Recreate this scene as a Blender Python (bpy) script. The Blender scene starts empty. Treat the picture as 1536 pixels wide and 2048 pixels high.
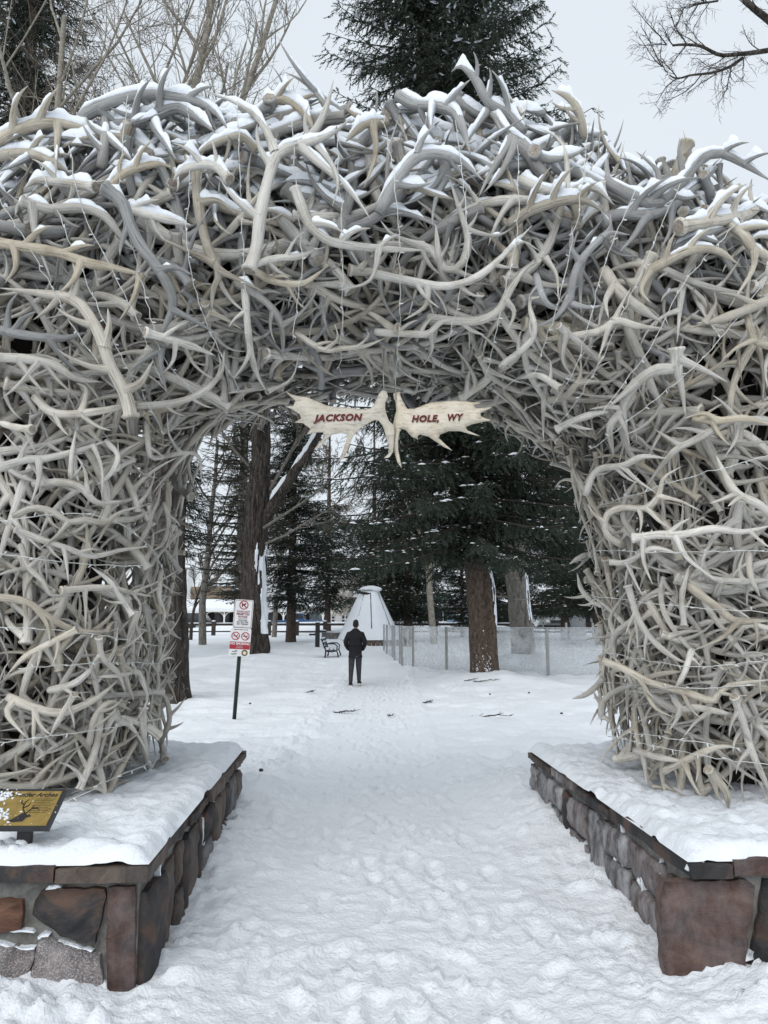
import bpy, bmesh, math, random
import numpy as np
from mathutils import Vector, Matrix, noise as mnoise
from mathutils.bvhtree import BVHTree
from mathutils.geometry import delaunay_2d_cdt

# ------------------------------------------------------------------ camera, sky, sun, exposure
sc = bpy.context.scene
C = sc.collection
FPX, PITCH, CAMZ = 1420.0, math.radians(8.9), 1.62          # focal length in photo pixels, tilt, eye height
cam_d = bpy.data.cameras.new('camera')
cam_d.sensor_fit = 'VERTICAL'; cam_d.sensor_height = 36.0; cam_d.sensor_width = 27.0
cam_d.lens = 36.0 * FPX / 2048.0
cam_d.clip_start = 0.05; cam_d.clip_end = 3000
cam = bpy.data.objects.new('camera', cam_d); C.objects.link(cam)
cam.location = (0, 0, CAMZ); cam.rotation_euler = (math.radians(90) + PITCH, 0, 0)
sc.camera = cam

SUN_EL, SUN_AZ = math.radians(42), math.radians(205)         # azimuth clockwise from +Y
world = bpy.data.worlds.new('World'); sc.world = world; world.use_nodes = True
nt = world.node_tree; nt.nodes.clear()
w_out = nt.nodes.new('ShaderNodeOutputWorld'); w_bg = nt.nodes.new('ShaderNodeBackground')
w_sky = nt.nodes.new('ShaderNodeTexSky'); w_sky.sky_type = 'NISHITA'; w_sky.sun_disc = False
w_sky.sun_elevation = SUN_EL; w_sky.sun_rotation = SUN_AZ
w_sky.air_density = 1.0; w_sky.dust_density = 4.0; w_sky.ozone_density = 1.0
w_mix = nt.nodes.new('ShaderNodeMix'); w_mix.data_type = 'RGBA'     # overcast: an even cloud deck over the clear sky
w_noise = nt.nodes.new('ShaderNodeTexNoise'); w_noise.inputs['Scale'].default_value = 1.6; w_noise.inputs['Detail'].default_value = 4
w_ramp = nt.nodes.new('ShaderNodeValToRGB')
w_ramp.color_ramp.elements[0].color = (6.5, 7.1, 7.65, 1); w_ramp.color_ramp.elements[1].color = (6.95, 7.5, 8.0, 1)
w_ramp.color_ramp.elements[0].position = .3; w_ramp.color_ramp.elements[1].position = .7
w_mix.inputs['Factor'].default_value = 0.93
nt.links.new(w_noise.outputs['Fac'], w_ramp.inputs['Fac'])
nt.links.new(w_sky.outputs['Color'], w_mix.inputs['A']); nt.links.new(w_ramp.outputs['Color'], w_mix.inputs['B'])
nt.links.new(w_mix.outputs['Result'], w_bg.inputs['Color']); nt.links.new(w_bg.outputs['Background'], w_out.inputs['Surface'])
w_bg.inputs['Strength'].default_value = 0.10
sun_d = bpy.data.lights.new('sun', 'SUN'); sun_d.energy = 1.25; sun_d.angle = math.radians(50); sun_d.color = (1, .985, .965)
sun = bpy.data.objects.new('sun', sun_d); C.objects.link(sun)
sdir = Vector((math.sin(SUN_AZ) * math.cos(SUN_EL), math.cos(SUN_AZ) * math.cos(SUN_EL), math.sin(SUN_EL)))
sun.rotation_euler = sdir.to_track_quat('Z', 'Y').to_euler(); sun.location = sdir * 50
sc.view_settings.view_transform = 'Standard'; sc.view_settings.look = 'None'
sc.view_settings.exposure = 0.28; sc.view_settings.gamma = 1.0; sc.view_settings.use_curve_mapping = False
sc.cycles.max_bounces = 6; sc.cycles.diffuse_bounces = 1; sc.cycles.transparent_max_bounces = 16

# ------------------------------------------------------------------ helpers
random.seed(7); RG = np.random.default_rng(11)
WM = {}
def wm(o): return WM.get(o.name, Matrix.Identity(4)) if o is not None else Matrix.Identity(4)
def ray(px, py):
    dx, dy = (px - 768) / FPX, (1024 - py) / FPX
    return Vector((dx, math.cos(PITCH) - dy * math.sin(PITCH), math.sin(PITCH) + dy * math.cos(PITCH)))
CAM = Vector((0, 0, CAMZ))
def at(px, py, Y):
    d = ray(px, py); return CAM + d * (Y / d.y)
def tag(o, label=None, cat=None, group=None, kind=None):
    if label: o['label'] = label
    if cat: o['category'] = cat
    if group: o['group'] = group
    if kind: o['kind'] = kind
    return o
def thing(name, loc, label, cat, group=None):
    o = bpy.data.objects.new(name, None); C.objects.link(o); o.location = loc
    o.empty_display_size = .1
    WM[o.name] = Matrix.Translation(Vector(loc))
    return tag(o, label, cat, group)
def link(name, me, parent=None, mw=None):
    """link mesh data whose vertices are in world space (times mw) under parent"""
    o = bpy.data.objects.new(name, me); C.objects.link(o)
    M = mw if mw is not None else Matrix.Identity(4)
    if parent is not None:
        o.parent = parent; o.matrix_parent_inverse = wm(parent).inverted()
    o.matrix_basis = M; WM[o.name] = M.copy()
    return o
def copy_tree(root, loc, rz=0.0):
    """copy a thing with its parts and sub-parts; meshes are shared"""
    r = root.copy(); C.objects.link(r); r.location = loc; r.rotation_euler = (0, 0, rz)
    for ch in root.children:
        c = ch.copy(); C.objects.link(c); c.parent = r
        for g in ch.children:
            d = g.copy(); C.objects.link(d); d.parent = c
    return r

class MB:
    def __init__(s): s.v = []; s.n = 0; s.lo = []; s.ct = []; s.mi = []; s.sm = []; s.at = []; s.has = False
    def add(s, v, faces, mi=0, smooth=True, attr=None):
        v = np.asarray(v, float).reshape(-1, 3)
        if isinstance(faces, np.ndarray): faces = [faces]
        for f in faces:
            f = np.asarray(f)
            if f.size == 0: continue
            if f.ndim == 1: f = f[None]
            s.lo.append((f + s.n).ravel()); s.ct.append(np.full(len(f), f.shape[1])); s.mi.append(np.full(len(f), mi)); s.sm.append(np.full(len(f), smooth))
        s.v.append(v); s.n += len(v)
        if attr is not None: s.has = True
        s.at.append(attr if attr is not None else np.zeros((len(v), 4)))
        return s
    def tris(s): return int(sum((c - 2).sum() for c in s.ct))
    def mesh(s, name, mats):
        me = bpy.data.meshes.new(name)
        if s.n:
            v = np.vstack(s.v); lo = np.concatenate(s.lo); ct = np.concatenate(s.ct)
            me.vertices.add(len(v)); me.vertices.foreach_set('co', v.astype(np.float32).ravel())
            me.loops.add(len(lo)); me.loops.foreach_set('vertex_index', lo.astype(np.int32))
            me.polygons.add(len(ct)); st = np.concatenate([[0], np.cumsum(ct)[:-1]])
            me.polygons.foreach_set('loop_start', st.astype(np.int32))
            me.polygons.foreach_set('material_index', np.concatenate(s.mi).astype(np.int32))
            me.polygons.foreach_set('use_smooth', np.concatenate(s.sm).astype(bool))
            if s.has:
                a = me.attributes.new('dat', 'FLOAT_COLOR', 'POINT'); a.data.foreach_set('color', np.vstack(s.at).astype(np.float32).ravel())
            me.update(calc_edges=True)
        for m in (mats if isinstance(mats, (list, tuple)) else [mats]): me.materials.append(m)
        return me
    def build(s, name, mats, parent=None, mw=None, kind=None):
        o = link(name, s.mesh(name, mats), parent, mw)
        if kind: o['kind'] = kind
        return o
    # --- shapes
    def box(s, c, d, mi=0, R=None, taper=1.0):
        x, y, z = [k / 2 for k in d]
        v = np.array([[-x, -y, -z], [x, -y, -z], [x, y, -z], [-x, y, -z], [-x * taper, -y * taper, z], [x * taper, -y * taper, z], [x * taper, y * taper, z], [-x * taper, y * taper, z]])
        if R is not None: v = v @ np.array(R.to_3x3()).T
        f = np.array([[0, 3, 2, 1], [4, 5, 6, 7], [0, 1, 5, 4], [1, 2, 6, 5], [2, 3, 7, 6], [3, 0, 4, 7]])
        return s.add(v + np.array(c), f, mi, False)
    def tube(s, pts, rad, sides=8, mi=0, caps=True, smooth=True, attr=None, ecc=None):
        v, f = tube(pts, rad, sides)
        n = len(pts)
        fs = [f]
        if caps: fs += [np.arange(sides)[::-1], (n - 1) * sides + np.arange(sides)]
        return s.add(v, fs[:1], mi, smooth, attr) if not caps else s._caps(v, fs, mi, smooth, attr)
    def _caps(s, v, fs, mi, smooth, attr):
        b = s.n; s.add(v, fs[:1], mi, smooth, attr)
        for f in fs[1:]:
            f = np.asarray(f)[None]
            s.lo.append((f + b).ravel()); s.ct.append(np.array([f.shape[1]])); s.mi.append(np.array([mi])); s.sm.append(np.array([False]))
        return s
    def sphere(s, c, r, seg=10, rings=6, mi=0, jit=0.0):
        c = np.array(c, float); r = np.ones(3) * np.array(r)
        th = np.linspace(0, math.pi, rings + 1)[1:-1]; ph = np.arange(seg) * 2 * math.pi / seg
        v = [np.array([[0, 0, 1.0]])] + [np.stack([np.sin(t) * np.cos(ph), np.sin(t) * np.sin(ph), np.full(seg, math.cos(t))], 1) for t in th] + [np.array([[0, 0, -1.0]])]
        v = np.vstack(v)
        if jit: v = v * (1 + RG.uniform(-jit, jit, (len(v), 1)))
        f = [[0, 1 + i, 1 + (i + 1) % seg] for i in range(seg)]; q = []
        for k in range(rings - 2):
            a = 1 + k * seg; q += [[a + i, a + seg + i, a + seg + (i + 1) % seg, a + (i + 1) % seg] for i in range(seg)]
        a = 1 + (rings - 2) * seg; l = len(v) - 1
        f += [[a + i, l, a + (i + 1) % seg] for i in range(seg)]
        return s.add(v * r + c, [np.array(f)] + ([np.array(q)] if q else []), mi, True)

def frames(P):
    P = np.asarray(P, float); T = np.gradient(P, axis=0); T /= np.maximum(np.linalg.norm(T, axis=1, keepdims=True), 1e-9)
    a = np.array([0, 0, 1.0]) if abs(T[0][2]) < .9 else np.array([1.0, 0, 0])
    U = np.zeros_like(P); u = np.cross(T[0], a); u /= np.linalg.norm(u)
    for i in range(len(P)):
        u = u - T[i] * (u @ T[i]); nn = np.linalg.norm(u)
        u = u / nn if nn > 1e-6 else U[i - 1]
        U[i] = u
    return T, U, np.cross(T, U)
def grid_faces(n, m, wrap=True):
    i = np.arange(n - 1)[:, None]; j = np.arange(m if wrap else m - 1)[None]
    j2 = (j + 1) % m
    return np.stack([i * m + j, i * m + j2, (i + 1) * m + j2, (i + 1) * m + j], -1).reshape(-1, 4)
def tube(pts, rad, sides):
    P = np.asarray(pts, float); r = np.broadcast_to(np.asarray(rad, float), (len(P),))
    T, U, V = frames(P); a = np.arange(sides) * 2 * math.pi / sides
    v = P[:, None] + r[:, None, None] * (np.cos(a)[None, :, None] * U[:, None] + np.sin(a)[None, :, None] * V[:, None])
    return v.reshape(-1, 3), grid_faces(len(P), sides)
def tubes_batch(P, R, sides):
    """many thin tubes at once: P (B,N,3), R (B,N)"""
    B, N, _ = P.shape
    D = P[:, -1] - P[:, 0]; D /= np.maximum(np.linalg.norm(D, axis=1, keepdims=True), 1e-9)
    ref = np.where(np.abs(D[:, 2:3]) < .8, np.array([[0, 0, 1.0]]), np.array([[1.0, 0, 0]]))
    U = np.cross(D, ref); U /= np.maximum(np.linalg.norm(U, axis=1, keepdims=True), 1e-9); V = np.cross(D, U)
    a = np.arange(sides) * 2 * math.pi / sides
    off = np.cos(a)[None, :, None] * U[:, None] + np.sin(a)[None, :, None] * V[:, None]
    v = P[:, :, None] + R[:, :, None, None] * off[:, None]
    f = grid_faces(N, sides)
    F = (f[None] + (np.arange(B) * N * sides)[:, None, None]).reshape(-1, 4)
    return v.reshape(-1, 3), F
def crom(pts, n):
    """Catmull-Rom resample of a polyline to n points"""
    P = np.asarray(pts, float)
    if len(P) == 2: P = np.vstack([P[0], (P[0] + P[1]) / 2, P[1]])
    Q = np.vstack([2 * P[0] - P[1], P, 2 * P[-1] - P[-2]])
    d = np.concatenate([[0], np.cumsum(np.linalg.norm(np.diff(P, axis=0), axis=1))]); t = np.linspace(0, d[-1], n)
    k = np.clip(np.searchsorted(d, t, 'right') - 1, 0, len(P) - 2); u = ((t - d[k]) / np.maximum(d[k + 1] - d[k], 1e-9))[:, None]
    a, b, c, e = Q[k], Q[k + 1], Q[k + 2], Q[k + 3]
    return .5 * (2 * b + (c - a) * u + (2 * a - 5 * b + 4 * c - e) * u ** 2 + (3 * b - a - 3 * c + e) * u ** 3)
def _hash(ix, iy, s):
    h = (ix.astype(np.int64) * 374761393 + iy.astype(np.int64) * 668265263 + s * 974711) & 0x7fffffff
    h = ((h ^ (h >> 13)) * 1274126177) & 0x7fffffff
    return ((h ^ (h >> 16)) & 0xffff) / 65535.0
def vn(x, y, s=0):
    x = np.asarray(x, float); y = np.asarray(y, float)
    ix = np.floor(x); iy = np.floor(y); fx = x - ix; fy = y - iy
    fx = fx * fx * fx * (fx * (fx * 6 - 15) + 10); fy = fy * fy * fy * (fy * (fy * 6 - 15) + 10)
    a = _hash(ix, iy, s); b = _hash(ix + 1, iy, s); c = _hash(ix, iy + 1, s); d = _hash(ix + 1, iy + 1, s)
    return (a + (b - a) * fx) * (1 - fy) + (c + (d - c) * fx) * fy - .5
def fbm(x, y, s=0, o=4, g=.5):
    r = 0; a = 1.0; ca, sa = math.cos(.6), math.sin(.6)
    for k in range(o):
        r = r + a * vn(x, y, s + k * 17); a *= g; x, y = (x * ca - y * sa) * 2.03 + 3.1, (x * sa + y * ca) * 2.03 + 1.7
    return r
def bell(d): return np.exp(-d * d)

# ------------------------------------------------------------------ materials
MATS = {}
def nodemat(name):
    m = bpy.data.materials.new(name); m.use_nodes = True; MATS[name] = m
    return m, m.node_tree, m.node_tree.nodes['Principled BSDF']
def tex_noise(nt, scale, detail=4, rough=.55, vec=None, dist=0):
    n = nt.nodes.new('ShaderNodeTexNoise'); n.inputs['Scale'].default_value = scale; n.inputs['Detail'].default_value = detail
    n.inputs['Roughness'].default_value = rough; n.inputs['Distortion'].default_value = dist
    if vec is not None: nt.links.new(vec, n.inputs['Vector'])
    return n.outputs['Fac']
def ramp(nt, fac, stops):
    r = nt.nodes.new('ShaderNodeValToRGB'); e = r.color_ramp.elements
    while len(e) > 1: e.remove(e[-1])
    e[0].position, e[0].color = stops[0][0], (*stops[0][1], 1)
    for p, c in stops[1:]:
        k = e.new(p); k.color = (*c, 1)
    nt.links.new(fac, r.inputs['Fac']); return r.outputs['Color']
def mixc(nt, fac, a, b, mode='MIX'):
    m = nt.nodes.new('ShaderNodeMix'); m.data_type = 'RGBA'; m.blend_type = mode
    for sock, val in ((m.inputs['Factor'], fac), (m.inputs['A'], a), (m.inputs['B'], b)):
        if isinstance(val, (int, float)): sock.default_value = val
        elif isinstance(val, tuple): sock.default_value = (*val, 1)
        else: nt.links.new(val, sock)
    return m.outputs['Result']
def mapv(nt, src, scale):
    m = nt.nodes.new('ShaderNodeMapping'); m.inputs['Scale'].default_value = scale; nt.links.new(src, m.inputs['Vector']); return m.outputs['Vector']
def pos(nt): return nt.nodes.new('ShaderNodeNewGeometry').outputs['Position']
def objc(nt): return nt.nodes.new('ShaderNodeTexCoord').outputs['Object']
def bump(nt, b, h, strength=.5, dist=.02):
    n = nt.nodes.new('ShaderNodeBump'); n.inputs['Strength'].default_value = strength; n.inputs['Distance'].default_value = dist
    nt.links.new(h, n.inputs['Height']); nt.links.new(n.outputs['Normal'], b.inputs['Normal'])
def maths(nt, op, a, b=0.0, clamp=False):
    m = nt.nodes.new('ShaderNodeMath'); m.operation = op; m.use_clamp = clamp
    for k, val in enumerate((a, b)):
        if isinstance(val, (int, float)): m.inputs[k].default_value = val
        else: nt.links.new(val, m.inputs[k])
    return m.outputs[0]
def simple(name, col, rough=.6, scale=8.0, var=.25, bmp=0.0, metal=0.0, spec=.3, bscale=None):
    m, nt, b = nodemat(name)
    p = pos(nt); n = tex_noise(nt, scale, 5, .6, p)
    lo = tuple(c * (1 - var) for c in col); hi = tuple(min(1, c * (1 + var)) for c in col)
    nt.links.new(ramp(nt, n, [(.3, lo), (.7, hi)]), b.inputs['Base Color'])
    b.inputs['Roughness'].default_value = rough; b.inputs['Metallic'].default_value = metal; b.inputs['Specular IOR Level'].default_value = spec
    if bmp: bump(nt, b, tex_noise(nt, bscale or scale * 3, 4, .6, p), bmp, .01)
    return m
def mat_snow(name, col=(.85, .89, .94), fine=55., amp=.5, dist=.006):
    m, nt, b = nodemat(name); p = pos(nt)
    n = tex_noise(nt, 1.4, 5, .6, p)
    nt.links.new(ramp(nt, n, [(.3, tuple(c * .95 for c in col)), (.7, col)]), b.inputs['Base Color'])
    b.inputs['Roughness'].default_value = .75; b.inputs['Specular IOR Level'].default_value = .25
    h = maths(nt, 'ADD', tex_noise(nt, fine, 6, .65, p), maths(nt, 'MULTIPLY', tex_noise(nt, fine * .25, 4, .55, p), 2.0))
    bump(nt, b, h, amp, dist); return m
SNOW = mat_snow('snow', fine=48., amp=.6, dist=.010)
SNOWG = mat_snow('ground_snow', (.87, .90, .94), 46., .75, .012)
def mat_antler(name, dark, light, tip, stain):
    m, nt, b = nodemat(name)
    at_ = nt.nodes.new('ShaderNodeAttribute'); at_.attribute_name = 'dat'
    sep = nt.nodes.new('ShaderNodeSeparateColor'); nt.links.new(at_.outputs['Color'], sep.inputs['Color'])
    oi = nt.nodes.new('ShaderNodeObjectInfo')
    cmb = nt.nodes.new('ShaderNodeCombineXYZ')
    nt.links.new(sep.outputs[0], cmb.inputs[0]); nt.links.new(sep.outputs[1], cmb.inputs[1]); nt.links.new(maths(nt, 'MULTIPLY', sep.outputs[2], .35), cmb.inputs[2])
    tipv = maths(nt, 'FRACT', at_.outputs['Alpha'])                      # whole part: which antler, fraction: nearness to the tip
    rnd = maths(nt, 'FRACT', maths(nt, 'ADD', oi.outputs['Random'], maths(nt, 'MULTIPLY', maths(nt, 'FLOOR', at_.outputs['Alpha']), .137)))
    rnd2 = maths(nt, 'FRACT', maths(nt, 'MULTIPLY', rnd, 7.31))
    p = pos(nt)
    streak = tex_noise(nt, 11.0, 6, .7, cmb.outputs[0], .5)
    blot = tex_noise(nt, 5.0, 4, .6, p)
    c = ramp(nt, streak, [(.33, dark), (.46, light), (.75, tuple(min(1, k * 1.12) for k in light))])
    c = mixc(nt, maths(nt, 'MULTIPLY', ramp(nt, blot, [(.50, (0, 0, 0)), (.72, (1, 1, 1))]), .55), c, stain)
    c = mixc(nt, maths(nt, 'POWER', tipv, 2.0), c, tip)
    c = mixc(nt, maths(nt, 'MULTIPLY', maths(nt, 'POWER', rnd2, 2.5), .6), c, (.90, .83, .72), 'MULTIPLY')
    hsv = nt.nodes.new('ShaderNodeHueSaturation'); nt.links.new(c, hsv.inputs['Color'])
    lowf = tex_noise(nt, 1.7, 2, .5, p)
    nt.links.new(maths(nt, 'ADD', .60, maths(nt, 'ADD', maths(nt, 'MULTIPLY', rnd, .42), maths(nt, 'MULTIPLY', lowf, .5))), hsv.inputs['Value'])
    nt.links.new(hsv.outputs['Color'], b.inputs['Base Color'])
    b.inputs['Roughness'].default_value = .62; b.inputs['Specular IOR Level'].default_value = .3
    bump(nt, b, maths(nt, 'ADD', streak, maths(nt, 'MULTIPLY', tex_noise(nt, 90., 3, .6, p), .35)), .9, .014)
    return m
A_BONE = mat_antler('antler_bone', (.17, .155, .125), (.71, .685, .63), (.88, .87, .82), (.33, .28, .20))
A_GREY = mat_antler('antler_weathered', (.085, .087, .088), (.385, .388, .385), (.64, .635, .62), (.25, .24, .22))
A_WARM = mat_antler('antler_brown', (.13, .11, .085), (.56, .515, .43), (.80, .77, .68), (.22, .17, .12))
A_CUT = simple('antler_cut_end', (.34, .30, .25), .8, 45., .45, .6)
CORE = simple('gap_shade_dark', (.035, .03, .025), .9, 3., .3)  # near-black colour stands in for the shade deep between the antlers
def mat_stone(name, stops, scale=6., stretch=(1, 1, 1), frost=0.0, speck=0.0, dist=1.2):
    m, nt, b = nodemat(name); p = mapv(nt, pos(nt), stretch)
    c = ramp(nt, tex_noise(nt, scale, 7, .62, p, dist), stops)
    sp = tex_noise(nt, 130., 2, .5, pos(nt))
    if speck: c = mixc(nt, maths(nt, 'MULTIPLY', ramp(nt, sp, [(.5, (0, 0, 0)), (.6, (1, 1, 1))]), speck), c, (.45, .43, .42))
    dk = tex_noise(nt, 3.1, 5, .6, pos(nt))
    c = mixc(nt, maths(nt, 'MULTIPLY', ramp(nt, dk, [(.5, (0, 0, 0)), (.68, (1, 1, 1))]), .55), c, (.03, .028, .027))
    if frost:
        f = tex_noise(nt, 9., 8, .72, mapv(nt, pos(nt), (1, 1, .45)))
        c = mixc(nt, maths(nt, 'MULTIPLY', ramp(nt, f, [(.40, (0, 0, 0)), (.66, (1, 1, 1))]), frost), c, (.78, .80, .84))
    nt.links.new(c, b.inputs['Base Color']); b.inputs['Roughness'].default_value = .7; b.inputs['Specular IOR Level'].default_value = .35
    bump(nt, b, maths(nt, 'ADD', tex_noise(nt, 26., 8, .7, p), tex_noise(nt, 90., 4, .6, p)), .6, .010); return m
ST_RED = mat_stone('sandstone_red', [(.3, (.045, .026, .022)), (.5, (.098, .055, .044)), (.7, (.15, .095, .075))], 4., (1, 1, 2.2), .10)
ST_ORA = mat_stone('sandstone_orange', [(.3, (.07, .034, .024)), (.5, (.16, .078, .050)), (.7, (.22, .125, .085))], 5., (1, 1, 3), 0)
ST_DRK = mat_stone('slate_dark', [(.36, (.018, .018, .020)), (.50, (.045, .042, .043)), (.60, (.11, .068, .052))], 3., (1, 1, 1), 0)
ST_GRA = mat_stone('granite_pink', [(.3, (.12, .105, .105)), (.5, (.20, .17, .165)), (.7, (.28, .235, .22))], 20., (1, 1, 1), .12, .75, 0)
ST_GRY = mat_stone('stone_grey', [(.3, (.07, .065, .065)), (.5, (.13, .12, .12)), (.7, (.19, .175, .17))], 5., (1, 1, 2), .25)
ST_BRN = mat_stone('stone_brown', [(.3, (.05, .04, .034)), (.5, (.10, .075, .06)), (.7, (.16, .12, .095))], 5., (1.6, 1.6, 1), .05)
ST_FRO = mat_stone('stone_frosted', [(.3, (.065, .058, .058)), (.5, (.115, .10, .10)), (.7, (.17, .15, .148))], 5., (1, 1, 2), .50)
ST_FRD = mat_stone('stone_frosted_red', [(.3, (.055, .038, .034)), (.5, (.10, .070, .062)), (.7, (.15, .105, .095))], 5., (1, 1, 2), .35)
MORTAR = mat_stone('mortar', [(.3, (.085, .08, .068)), (.5, (.14, .135, .115)), (.7, (.19, .18, .155))], 14., (1, 1, 1), .2)
def mat_bark(name, dark, light, zs=.18, scale=9., frost=.0, bstr=1.0):
    m, nt, b = nodemat(name); p = mapv(nt, pos(nt), (1, 1, zs))
    n = tex_noise(nt, scale, 6, .65, p, .8); n2 = tex_noise(nt, scale * 4, 3, .6, p)
    c = ramp(nt, n, [(.36, dark), (.52, tuple((a + b_) / 2 for a, b_ in zip(dark, light))), (.68, light)])
    if frost:
        f = tex_noise(nt, 14., 6, .75, mapv(nt, pos(nt), (1, 1, .35)))
        c = mixc(nt, maths(nt, 'MULTIPLY', ramp(nt, f, [(.58, (0, 0, 0)), (.64, (1, 1, 1))]), frost), c, (.8, .82, .85))
    nt.links.new(c, b.inputs['Base Color']); b.inputs['Roughness'].default_value = .9; b.inputs['Specular IOR Level'].default_value = .15
    bump(nt, b, maths(nt, 'ADD', n, maths(nt, 'MULTIPLY', n2, .3)), bstr, .05); return m
BARK_COT = mat_bark('bark_cottonwood', (.016, .0135, .012), (.115, .098, .085), .14, 13., .15)
BARK_SPR = mat_bark('bark_spruce', (.045, .034, .027), (.16, .12, .095), .5, 16., .05)
BARK_ASP = mat_bark('bark_aspen', (.19, .17, .14), (.36, .335, .28), 1.6, 5., .0, .3)
BARK_GRY = mat_bark('bark_grey', (.11, .10, .088), (.30, .275, .24), .3, 12., .1)
TWIG = simple('twig_brown', (.115, .095, .078), .9, 6., .35)
TWIGD = simple('twig_dark', (.05, .043, .038), .9, 6., .35)
def mat_needle(name, a, b_):
    m, nt, b = nodemat(name)
    nt.links.new(ramp(nt, tex_noise(nt, 2.2, 3, .6, pos(nt)), [(.3, a), (.7, b_)]), b.inputs['Base Color'])
    b.inputs['Roughness'].default_value = .75; b.inputs['Specular IOR Level'].default_value = .12; return m
NEED = mat_needle('spruce_needles', (.024, .034, .025), (.056, .070, .052))
NEEDO = mat_needle('spruce_needles_olive', (.05, .05, .035), (.10, .098, .068))
METAL = simple('galvanised_post', (.33, .34, .33), .45, 20., .15, 0, .7)
BLACK = simple('black_paint', (.018, .018, .02), .45, 10., .3, 0, 0, .4)
GREENP = simple('dark_green_paint', (.014, .03, .024), .5, 12., .3)
WHITEP = simple('white_paint', (.75, .75, .73), .5, 12., .08)
SIGNW = simple('sign_white', (.72, .71, .72), .35, 18., .05, 0, 0, .4)
SIGNR = simple('sign_red', (.36, .035, .045), .4, 18., .12)
SIGND = simple('sign_dark_red', (.20, .02, .025), .5, 30., .25)
PRINT = simple('print_black', (.02, .018, .018), .6, 30., .2)
# ------------------------------------------------------------------ sky is the world; ground
YAW = math.radians(2.9); YC = 5.3
def RT(x, y):                                       # plinths and arch stand slightly turned to the path
    c, s = math.cos(YAW), math.sin(YAW); return x * c - (y - YC) * s, YC + x * s + (y - YC) * c
def RTi(x, y):
    c, s = math.cos(YAW), -math.sin(YAW); return x * c - (y - YC) * s, YC + x * s + (y - YC) * c
PL_F, PL_B, PL_L, PL_R = 3.60, 6.60, -1.225, 1.42    # plinth front, back, inner faces (turned frame)
MOUNDS = [(-4.95, 27.0, 1.9, .42), (2.75, 20.0, 1.25, .30), (3.5, 19.1, .9, .16), (-4.75, 15.3, 1.2, .12), (5.25, 27.5, 1.5, .35), (-.9, 40.5, 3.2, .12),
          (-13, 66, 5, .5), (-7, 72, 6, .7), (3, 70, 7, .8), (9, 66, 4, .5)]
def ground_z(x, y):
    x = np.asarray(x, float); y = np.asarray(y, float)
    z = np.clip(.022 * (y - 20), 0, .95)
    for mx, my, r, h in MOUNDS: z = z + h * bell(np.hypot(x - mx, y - my) / r)
    u, v = RTi(x, y)
    along = np.clip((v - 3.6) / 3.0, 0, 1.3)
    z = z + .17 * along * (bell(np.clip(u - PL_L, 0, 9) / .38) * (u > PL_L - .3) + bell(np.clip(PL_R - u, 0, 9) / .42) * (u < PL_R + .3)) * bell(np.clip(v - 6.9, 0, 9) / .8)
    z = z + .10 * bell((x + 1.75) / .9) * bell((y - 3.15) / .35) + .07 * bell((x - 1.9) / .8) * bell((y - 3.3) / .38) + .05 * bell((x - .9) / .5) * bell((y - 2.9) / .3)
    # rink side drift
    z = z + .16 * bell((y - (23.3 - .45 * (x - 2))) / 1.3) * (1 / (1 + np.exp(-(x - .3) * 3)))
    return z
def gz(x, y): return float(ground_z(x, y))
def ground_detail(x, y):
    u = x + .08 * vn(y * .5, x * 0, 5)
    far = np.clip((y - 6) / 8, 0, 1)
    px = u - np.where(y > 9, -.0 + .0 * y, 0.05)
    path = bell((px - .0 - .25 * far * -1) / np.where(y < 8, 1.2, .9)) ** 1
    path = np.clip(path * 1.3, 0, 1)
    clod = np.abs(fbm(x * 5.5, y * 5.5, 3, 5, .55)) * 2
    clod2 = np.maximum(0, fbm(x * 11, y * 11, 9, 4, .55) - .02)
    big = fbm(x * 1.6, y * 1.3, 21, 4, .5)
    rough = np.clip(1.0 - path * .92, .0, 1)
    z = (clod - .35) * .042 * rough + clod2 * (.085 * rough + .008) + big * .095 * (.1 + .9 * rough)
    z += fbm(x * 17, y * 17, 33, 4, .6) * .011
    calm = 1 - .75 * np.clip((y - 7.5) / 3, 0, 1)                        # undisturbed snow further in
    tram = bell((x + 1.15 + .2 * vn(y * .4, y * 0, 8)) / .30) + .8 * bell((x - .62 - .012 * (y - 12) - .05 * vn(y * .7, y * 0, 4)) / .12) * (y > 7)
    z = z * np.clip(calm + tram * .9, 0, 1.2)
    z += -.06 * path * np.clip(1 - (y - 22) / 6, 0, 1)
    zone = np.clip((y - 7.5) / 2, 0, 1) * np.clip((45 - y) / 15, 0, 1)
    z += zone * (fbm(x * .9, y * 1.6, 41, 3) * .09 * (1 - path) - np.maximum(0, vn(x * 2.1, y * 2.6, 50) - .18) * .22 * (1 - path * .7))
    z += zone * .07 * bell((x + 1.2) / .22) * (.5 + vn(x * 6, y * 4, 6)) + zone * .025 * bell((x - .70 - .012 * (y - 12)) / .1)
    u2, v2 = RTi(x, y)
    return z
def axis_pos(step, lim_fine, grow, lim):
    a = [0.0]; s = step
    while a[-1] < lim:
        if a[-1] > lim_fine: s *= 1 + grow
        a.append(a[-1] + s)
    return np.array(a)
xp = axis_pos(.024, 2.5, .035, 700.0); xs = np.concatenate([-xp[:0:-1], xp])
ys = [-60., -30, -14, -7, -3, -1, 0, .8, 1.4]; y = 1.9
while y < 900:
    ys.append(y); y += max(.022, .0062 * y) if y < 70 else .06 * y
ys = np.array(ys)
X, Y = np.meshgrid(xs, ys)
RF = np.random.default_rng(44)                                    # boot prints trodden into the path
DZ = np.zeros_like(X)
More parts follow.
